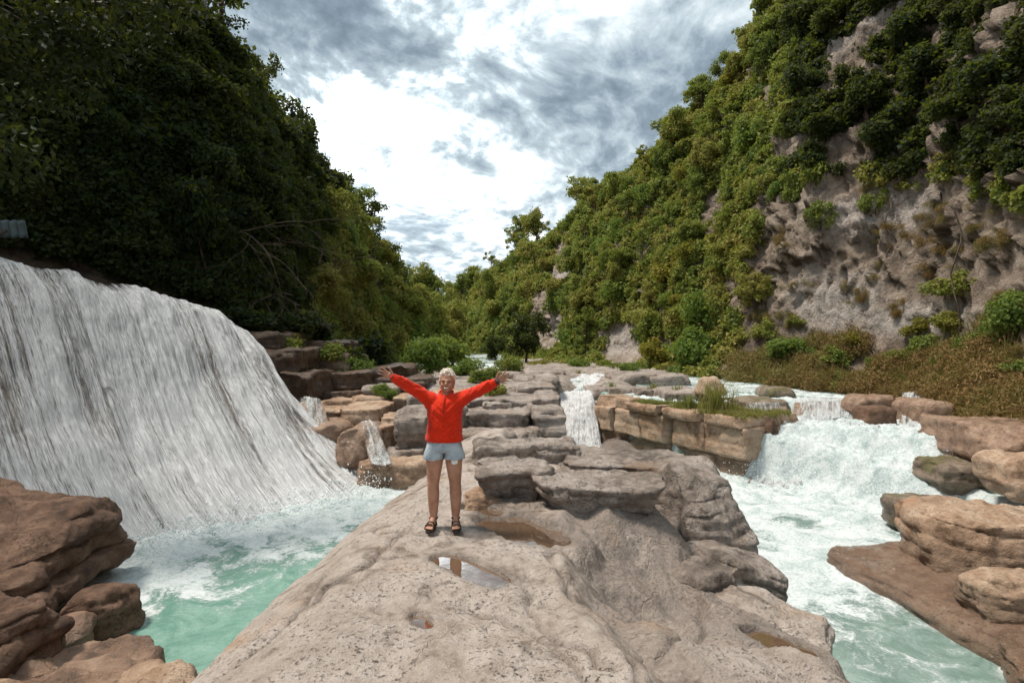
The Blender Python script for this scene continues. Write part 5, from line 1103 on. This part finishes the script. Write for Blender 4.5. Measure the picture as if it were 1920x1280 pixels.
def fuse(name, parts, voxel, mat, smooth_n=4, post=None):
    """melt the pieces into one continuous surface"""
    vs_, fs_, o = [], [], 0
    for v, f in parts: vs_.append(v); fs_.append([tuple(dict.fromkeys(int(i) + o for i in q)) for q in f]); o += len(v)
    me = bpy.data.meshes.new(name); me.from_pydata([tuple(q) for q in np.concatenate(vs_)], [], [q for l in fs_ for q in l]); me.update()
    ob = bpy.data.objects.new(name, me); COL.objects.link(ob)
    m = ob.modifiers.new('r', 'REMESH'); m.mode = 'VOXEL'; m.voxel_size = voxel
    s = ob.modifiers.new('s', 'SMOOTH'); s.iterations = smooth_n; s.factor = .5
    dg = bpy.context.evaluated_depsgraph_get(); new = bpy.data.meshes.new_from_object(ob.evaluated_get(dg)); bpy.data.objects.remove(ob); bpy.data.meshes.remove(me)
    if post is not None:
        c = np.empty(len(new.vertices) * 3, np.float32); new.vertices.foreach_get('co', c); nn = np.empty_like(c); new.vertices.foreach_get('normal', nn)
        c = post(c.reshape(-1, 3).astype(float), nn.reshape(-1, 3).astype(float)); new.vertices.foreach_set('co', c.astype(np.float32).ravel())
    new.polygons.foreach_set('use_smooth', np.ones(len(new.polygons), bool)); new.materials.clear(); new.materials.append(mat); new.update(); new.name = name
    return new

def skin_mat():
    m, t, o = new_mat('tanned_skin'); pos = t.new('ShaderNodeTexCoord').outputs['Object']; b = t.new('ShaderNodeBsdfPrincipled')
    c = t.mix(t.smooth(t.noise(pos, 9, 4, .6), .35, .65), (.36, .175, .11), (.48, .255, .17)); t.put(b.inputs['Base Color'], c)
    b.inputs['Roughness'].default_value = .5; b.inputs['Subsurface Weight'].default_value = .12; b.inputs['Subsurface Radius'].default_value = (.02, .008, .004); b.inputs['Specular IOR Level'].default_value = .4
    bp = t.new('ShaderNodeBump'); bp.inputs['Strength'].default_value = .2; bp.inputs['Distance'].default_value = .004; t.put(bp.inputs['Height'], t.noise(pos, 160, 3, .6)); t.l.new(bp.outputs[0], b.inputs['Normal'])
    t.l.new(b.outputs[0], o.inputs['Surface']); return m
M['skin'] = skin_mat()
M['jacket'] = plain_mat('orange_red_fleece', (.66, .026, .004), .85, .2, .10, 14, .004, 220, .15)
M['hair'] = plain_mat('white_blond_hair', (.68, .61, .52), .6, .4, .25, 40, .006, 120)
M['sole'] = plain_mat('sandal_sole', (.05, .035, .028), .8, .3, .3)
M['strap'] = plain_mat('sandal_strap', (.06, .04, .032), .7, .3, .3)
M['band'] = plain_mat('dark_band', (.025, .025, .03), .5, .5, .2)
M['white'] = plain_mat('white_cotton', (.78, .76, .72), .9, .2, .08)
M['lip'] = plain_mat('lips', (.40, .12, .10), .5, .4, .1)
M['teeth'] = plain_mat('teeth', (.80, .77, .70), .3, .5, .05)
M['eye'] = plain_mat('eye', (.035, .024, .018), .25, .5, .1)
M['brow'] = plain_mat('brow', (.30, .21, .15), .8, .2, .2)
def denim():
    m, t, o = new_mat('faded_denim'); pos = t.new('ShaderNodeTexCoord').outputs['Object']; b = t.new('ShaderNodeBsdfPrincipled')
    fade = t.noise(pos, 7, 5, .6); w = t.noise(t.map(pos, (1, 1, .25)), 260, 2, .6)
    c = t.mix(t.smooth(fade, .35, .68), (.19, .255, .32), (.42, .49, .54)); c = t.mix(t.math('MULTIPLY', w, .35), c, (.62, .67, .70)); t.put(b.inputs['Base Color'], c); b.inputs['Roughness'].default_value = .9; b.inputs['Specular IOR Level'].default_value = .2
    bp = t.new('ShaderNodeBump'); bp.inputs['Strength'].default_value = .5; bp.inputs['Distance'].default_value = .003; t.put(bp.inputs['Height'], t.noise(pos, 320, 2, .5)); t.l.new(bp.outputs[0], b.inputs['Normal'])
    t.l.new(b.outputs[0], o.inputs['Surface']); return m
M['denim'] = denim()

HX = .03                                   # the head is a little off the feet's middle
SH = {-1: (-.150, .0, 1.335), 1: (.165, .0, 1.335)}
EL = {-1: (-.345, -.10, 1.475), 1: (.375, -.10, 1.440)}
WR = {-1: (-.488, -.20, 1.578), 1: (.548, -.19, 1.530)}
TIP = {-1: (-.685, -.22, 1.658), 1: (.700, -.21, 1.612)}
def nv(a): a = np.array(a, float); return a / np.linalg.norm(a)
body = []
# head and neck
body += [ell((HX, .012, 1.555), (.074, .093, .092)), ell((HX, -.018, 1.492), (.062, .074, .078)), ell((HX, -.056, 1.443), (.032, .03, .028)), cap((HX, -.08, 1.535), .011, (HX, -.100, 1.500), .014), cap((HX - .012, -.088, 1.497), .009, (HX + .012, -.088, 1.497), .009)]
for s in (-1, 1):
    body += [ell((HX + s * .040, -.058, 1.492), (.022, .022, .024)), ell((HX + s * .076, .012, 1.515), (.009, .019, .030), (0, 0, s * .3)), cap((HX + s * .012, -.080, 1.540), .012, (HX + s * .046, -.066, 1.541), .011), cap((HX + s * .02, -.045, 1.44), .022, (HX + s * .055, .0, 1.47), .024)]
body += [cap((HX - .02, -.074, 1.452), .009, (HX + .02, -.074, 1.452), .009), cap((.012, .02, 1.33), .056, (HX, .012, 1.46), .053)]
# trunk
body.append(loft([(0, .01, .80, .13, .09), (0, .01, .88, .155, .105), (0, .0, 1.0, .135, .09), (.005, .0, 1.18, .15, .1), (.008, .0, 1.30, .15, .085), (.01, .01, 1.37, .07, .06)]))
for s in (-1, 1):
    hip, kn, ca, an = np.array((s * .092, .005, .84)), np.array((s * .115 + .002, -.012, .462)), np.array((s * .118 + .002, .018, .335)), np.array((s * .117 + .003, .018, .085))
    body += [cap(hip, .098, hip * .55 + kn * .45, .088), cap(hip * .55 + kn * .45, .088, kn, .062), cap(kn, .061, ca, .064), cap(ca, .064, (ca + an * 2) / 3, .049), cap((ca + an * 2) / 3, .048, an, .037), ell(kn + np.array((0, -.018, 0)), (.04, .04, .045))]
    heel = np.array((s * .117 + .003, .045, .046)); ball = np.array((s * .138, -.105, .040))
    body += [cap(an, .034, heel, .030), cap(an + np.array((0, -.01, -.01)), .033, (an + ball) / 2 + np.array((0, 0, -.005)), .030), cap((an + ball) / 2 + np.array((0, 0, -.012)), .031, ball, .026), cap(heel, .028, ball, .026), cap(ball + np.array((-.018, .01, -.002)), .021, ball + np.array((.02, .012, -.002)), .021)]
    for k, (o_, l_, r_) in enumerate([(-.028, .048, .0135), (-.011, .05, .010), (.004, .045, .0095), (.017, .038, .009), (.029, .028, .0085)]):
        b0 = ball + np.array((s * o_, -.008, -.004)); body.append(cap(b0, r_, b0 + np.array((s * o_ * .15, -l_, -.010)), r_ * .9, 10))
    # arm and hand
    sh, el_, wr, tp = (np.array(D[s]) for D in (SH, EL, WR, TIP))
    body += [cap(sh, .056, el_, .042), cap(el_, .042, el_ * .45 + wr * .55, .038), cap(el_ * .45 + wr * .55, .038, wr, .026, flat=((0, 1, 0), .9))]
    d = nv(tp - wr); side = nv(np.cross(d, (0, 1, 0))); side = side if side[2] > 0 else -side; pal = np.array((0, -1.0, 0)); pal = nv(pal - d * pal.dot(d))
    K = []
    for k, (off, ln) in enumerate([(.030, .088), (.011, .090), (-.008, .085), (-.026, .078)]):      # index .. little finger, thumb side up
        kn_ = wr + d * ln + side * off; K.append(kn_); body.append(cap(wr + d * .012 + side * off * .45, .0165, kn_, .0125, 12))
    body.append(cap(wr + d * .05 + side * .014 + pal * .006, .018, wr + d * .055 - side * .016 + pal * .006, .016, 12))
    for k, (a_, l_, r_) in enumerate([(20, .070, .0092), (6, .078, .0095), (-8, .072, .0090), (-24, .056, .0082)]):
        f0 = nv(d * math.cos(R(a_)) + side * math.sin(R(a_))); p = K[k]; q1 = p + f0 * l_ * .46 + pal * .002; f1 = nv(f0 + pal * .20); q2 = q1 + f1 * l_ * .32; f2 = nv(f0 + pal * .45); q3 = q2 + f2 * l_ * .26
        body += [cap(p, r_ * 1.08, q1, r_, 10), cap(q1, r_, q2, r_ * .93, 10), cap(q2, r_ * .93, q3, r_ * .8, 10)]
    t0 = wr + d * .022 + side * .020 + pal * .008; t1 = t0 + nv(d * .62 + side * .78 + pal * .15) * .040; t2 = t1 + nv(d * .78 + side * .62 + pal * .1) * .032; t3 = t2 + nv(d * .92 + side * .40) * .024
    body += [cap(t0, .0165, t1, .0125, 10), cap(t1, .0118, t2, .0105, 10), cap(t2, .0105, t3, .0085, 10)]
PX, PY = -.682, 5.72
PZ0 = max(pz_at(PX + dx, PY + dy) for dx in (-.13, .13) for dy in (-.12, 0, .05)) + .016
person = obj('person', fuse('person', body, .0052, M['skin'], 3), None, (PX, PY, PZ0), (0, 0, 0), 'person in red-orange jacket and denim shorts with both arms flung wide', 'person', scale=.955)

# jacket
def wrinkle(p, n):
    a = fbm(p * np.array([9, 9, 5.0]), 3, .5, ridge=True); b = fbm(p * np.array([4, 4, 9.0]) + 5, 3); arm = sstep(.15, .26, np.abs(p[:, 0] - .01)); low = sstep(1.05, .93, p[:, 2])
    w = fbm(np.stack([p[:, 0] * 16, p[:, 1] * 10, p[:, 2] * 16], 1) + 3, 2, .5, ridge=True)
    pull = fbm(np.stack([(p[:, 2] - np.abs(p[:, 0]) * .9) * 26, p[:, 1] * 3, p[:, 0] * 4], 1), 2)
    k = .010 * a + .009 * b + arm * .012 * w + .011 * pull - .004 * sstep(1.0, 1.2, p[:, 2]) + low * .003 * np.sin(p[:, 0] * 60 + 4 * b)
    return p + n * k[:, None]
jk = [loft([(.005, .0, .905, .178, .125), (.005, .0, .93, .190, .134), (.005, .0, 1.0, .182, .13), (.006, .0, 1.12, .176, .128), (.007, .0, 1.22, .186, .13), (.008, .003, 1.30, .178, .115), (.01, .01, 1.355, .115, .088), (.012, .012, 1.385, .075, .075)])]
for s in (-1, 1):
    sh, el_, wr = (np.array(D[s]) for D in (SH, EL, WR)); sh2 = sh + np.array((-s * .045, 0, -.025)); e1 = sh * .45 + el_ * .55
    jk += [cap(sh2, .090, sh * .7 + el_ * .3, .069), cap(sh * .7 + el_ * .3, .069, e1, .061), cap(e1, .060, el_, .054), cap(el_, .054, el_ * .4 + wr * .6, .046), cap(el_ * .4 + wr * .6, .046, wr - nv(wr - el_) * .008, .038), cap(np.array((s * .10, 0, 1.22)), .075, sh + np.array((s * .01, 0, -.015)), .065)]
jacket = obj('jacket', fuse('jacket', jk, .0075, M['jacket'], 5, wrinkle), person, label='red-orange fleece jacket')
# standing collar, open at the throat
th = np.linspace(R(-62), R(242), 50); Vc = []
for lay, (z0, r0) in enumerate([(1.352, .090), (1.385, .079), (1.415, .077), (1.432, .080), (1.432, .070), (1.400, .068), (1.352, .078)]):
    for q in th: w = .5 + .5 * math.sin(q); Vc.append((.02 + r0 * math.cos(q) * (1.04), .012 + r0 * math.sin(q) * 1.0, z0 - .030 * (1 - w) * (lay in (2, 3, 4)) + .004 * math.sin(q * 7 + lay)))
obj('collar', mesh('collar', np.array(Vc), grid_faces(7, 50), M['jacket']), jacket)
v1, f1 = tube(np.array([(.018, -.083, 1.372), (.013, -.112, 1.335), (.01, -.128, 1.29), (.009, -.134, 1.24), (.008, -.133, 1.20)]), .0045, 6); M['zip'] = plain_mat('zip_shadow', (.25, .02, .008), .6, .3, .1)
obj('zip', mesh('zip', v1, f1, M['zip']), jacket)
hemv, hemf = loft([(.005, 0, .897, .176, .123), (.005, 0, .903, .186, .131), (.005, 0, .918, .189, .134), (.005, 0, .926, .182, .128)]); obj('hem', mesh('hem', hemv, hemf, M['jacket']), jacket)

# shorts
def crease(p, n): return p + n * (.004 * fbm(p * np.array([10, 10, 6.0]), 3, .5, ridge=True) + .004 * fbm(np.stack([(p[:, 0]) * 8, p[:, 1] * 8, (p[:, 2] + np.abs(p[:, 0])) * 30], 1), 2))[:, None]
st = [loft([(0, .005, .95, .158, .112), (0, .005, .90, .172, .122), (0, .005, .85, .185, .126), (0, .005, .81, .190, .122), (0, .005, .79, .16, .10)])]
for s in (-1, 1): st.append(loft([(s * .112, .002, .722, .106, .112), (s * .110, .003, .76, .102, .113), (s * .102, .004, .82, .090, .112), (s * .09, .005, .88, .08, .105)]))
shorts = obj('shorts', fuse('shorts', st, .0065, M['denim'], 2, crease), person, label='faded light-blue denim shorts')
for s in (-1, 1):
    th = np.arange(40) / 40 * 2 * np.pi; path = np.column_stack([s * .112 + .107 * np.cos(th), .002 + .113 * np.sin(th), .722 + .002 * np.sin(th * 9)]); path = np.vstack([path, path[:1]]); v1, f1 = tube(path, .0055, 5); obj('hem', mesh('hem', v1, f1, M['denim']), shorts)
v1, f1 = tube(np.array([(.004, -.119, .93), (.003, -.126, .88), (.002, -.126, .83), (.0, -.112, .79)]), .004, 5); obj('fly_seam', mesh('fly_seam', v1, f1, M['denim']), shorts)
def flap(x0, x1, z0, z1, y): 
    v = np.array([(x0, y, z1), (x1, y, z1), (x1 - .005, y - .004, z0 + .012), ((x0 + x1) / 2, y - .005, z0), (x0 + .004, y - .004, z0 + .008)]); w = v + np.array((0, .006, 0)); return np.vstack([v, w]), [(0, 1, 2, 3, 4), (9, 8, 7, 6, 5)] + [(i, 5 + i, 5 + (i + 1) % 5, (i + 1) % 5) for i in range(5)]
for (x0, x1, z0, z1, y) in [(.085, .155, .672, .735, -.102), (-.155, -.055, .708, .73, -.102)]:
    v, f = flap(x0, x1, z0, z1, y); me = bpy.data.meshes.new('pocket_lining'); me.from_pydata([tuple(q) for q in v], [], f); me.materials.append(M['white']); obj('pocket_lining', me, shorts, label='white pocket lining showing below the hem')

# hair: short white crop made of tufts
rng = np.random.default_rng(5); tuf = []
for _ in range(420):
    d = rng.normal(size=3); d /= np.linalg.norm(d)
    if d[2] < -.25 or (d[1] < -.30 and d[2] < .42 + .10 * rng.random()) or (abs(d[0]) > .75 and d[1] < -.05 and d[2] < .15): continue
    c = np.array((HX, .014, 1.555)) + d * np.array((.076, .095, .092)); g = nv(d + np.array((.35, -.15, .25)) * .6 + rng.normal(size=3) * .3); tuf.append(cap(c - d * .006, .0125, c + g * .012 * rng.uniform(.6, 1.9), .006, 8))
hs = ell((HX, .022, 1.566), (.078, .092, .088)); obj('hair', fuse('hair', tuf + [hs], .0042, M['hair'], 1), person, label='short cropped white-blond hair')
# face
for s in (-1, 1):
    obj('eye', mesh('eye', *ell((HX + s * .029, -.0815, 1.5225), (.0125, .006, .0048), (0, s * .10, s * -.35), 10), M['eye']), person)
    v1, f1 = tube(np.array([(HX + s * .014, -.094, 1.543), (HX + s * .03, -.088, 1.549), (HX + s * .047, -.074, 1.543)]), .0042, 6); obj('eyebrow', mesh('eyebrow', v1, f1, M['brow']), person)
q = np.linspace(-1, 1, 11); mouth = np.column_stack([HX + q * .028, -.0895 + .012 * q * q, 1.4625 + .010 * q * q])
v1, f1 = tube(mouth + np.array((0, .003, -.004)), .0065 * (1.15 - .7 * q * q), 8); obj('lips', mesh('lips', v1, f1, M['lip']), person)
v1, f1 = tube(mouth[1:-1] + np.array((0, -.0022, -.0025)), .0050 * (1.1 - .6 * q[1:-1] ** 2), 8); obj('teeth', mesh('teeth', v1, f1, M['teeth']), person)
# bands at the wrists
for s in (-1, 1):
    wr, el_ = np.array(WR[s]), np.array(EL[s]); d = nv(wr - el_); a = nv(np.cross(d, (0, 1, 0))); b = np.cross(d, a); th = np.arange(25) / 24 * 2 * np.pi; c0 = wr + d * .022
    path = np.array([c0 + (a * math.cos(k) * .031 + b * math.sin(k) * .030) for k in th]); v1, f1 = tube(path, .0085, 8); w = obj('wristband', mesh('wristband', v1, f1, M['band']), person, label='dark wristband')
    if s == 1: v1, f1 = cap(c0 + np.array((0, -.034, 0)), .016, c0 + np.array((0, -.037, 0)), .015); obj('watch_face', mesh('watch_face', v1, f1, M['band']), w)
# sandals
for s in (-1, 1):
    n = 36; th = np.arange(n) / n * 2 * np.pi; ax = np.array((s * .021, -.15)); ax /= np.linalg.norm(ax); sdv = np.array((-ax[1], ax[0])); c = np.array((s * .130, -.045))
    out = []
    for k in th: w = .044 + .008 * math.cos(k); out.append(c + ax * math.cos(k) * .132 + sdv * math.sin(k) * w)
    out = np.array(out); V_ = np.concatenate([np.column_stack([out * 1.0, np.full(n, z)]) for z in (-.020, -.004, .008)]); F_ = [list(range(n))[::-1], list(range(2 * n, 3 * n))] + [[i * n + j, i * n + (j + 1) % n, (i + 1) * n + (j + 1) % n, (i + 1) * n + j] for i in range(2) for j in range(n)]
    me = bpy.data.meshes.new('sandal'); me.from_pydata([tuple(q) for q in V_], [], F_); me.materials.append(M['sole']); sn = obj('sandal', me, person, label='brown strappy sandal')
    for (fy, wd, hgt) in [(.068, .046, .062), (.022, .045, .072), (-.070, .040, .085)]:
        m = c + ax * fy; q = np.linspace(0, np.pi, 12); path = np.array([(*(m + sdv * math.cos(k) * wd + ax * .012 * math.sin(k)), .004 + math.sin(k) * hgt * .98) for k in q]); v1, f1 = tube(path, .0085, 6); obj('strap', mesh('strap', v1, f1, M['strap']), sn)
    q = np.linspace(-.15, np.pi + .15, 16); m = np.array((s * .117 + .003, .018)); path = np.array([(m[0] + .041 * math.cos(k), m[1] - .0 + .050 * math.sin(k), .085) for k in q] ); v1, f1 = tube(path, .008, 6); obj('strap', mesh('strap', v1, f1, M['strap']), sn)
    path = np.array([(m[0] + .040 * math.cos(k), m[1] - .040 * math.sin(k), .088 - .01 * math.sin(k)) for k in np.linspace(-.1, np.pi + .1, 16)]); v1, f1 = tube(path, .008, 6); obj('strap', mesh('strap', v1, f1, M['strap']), sn)
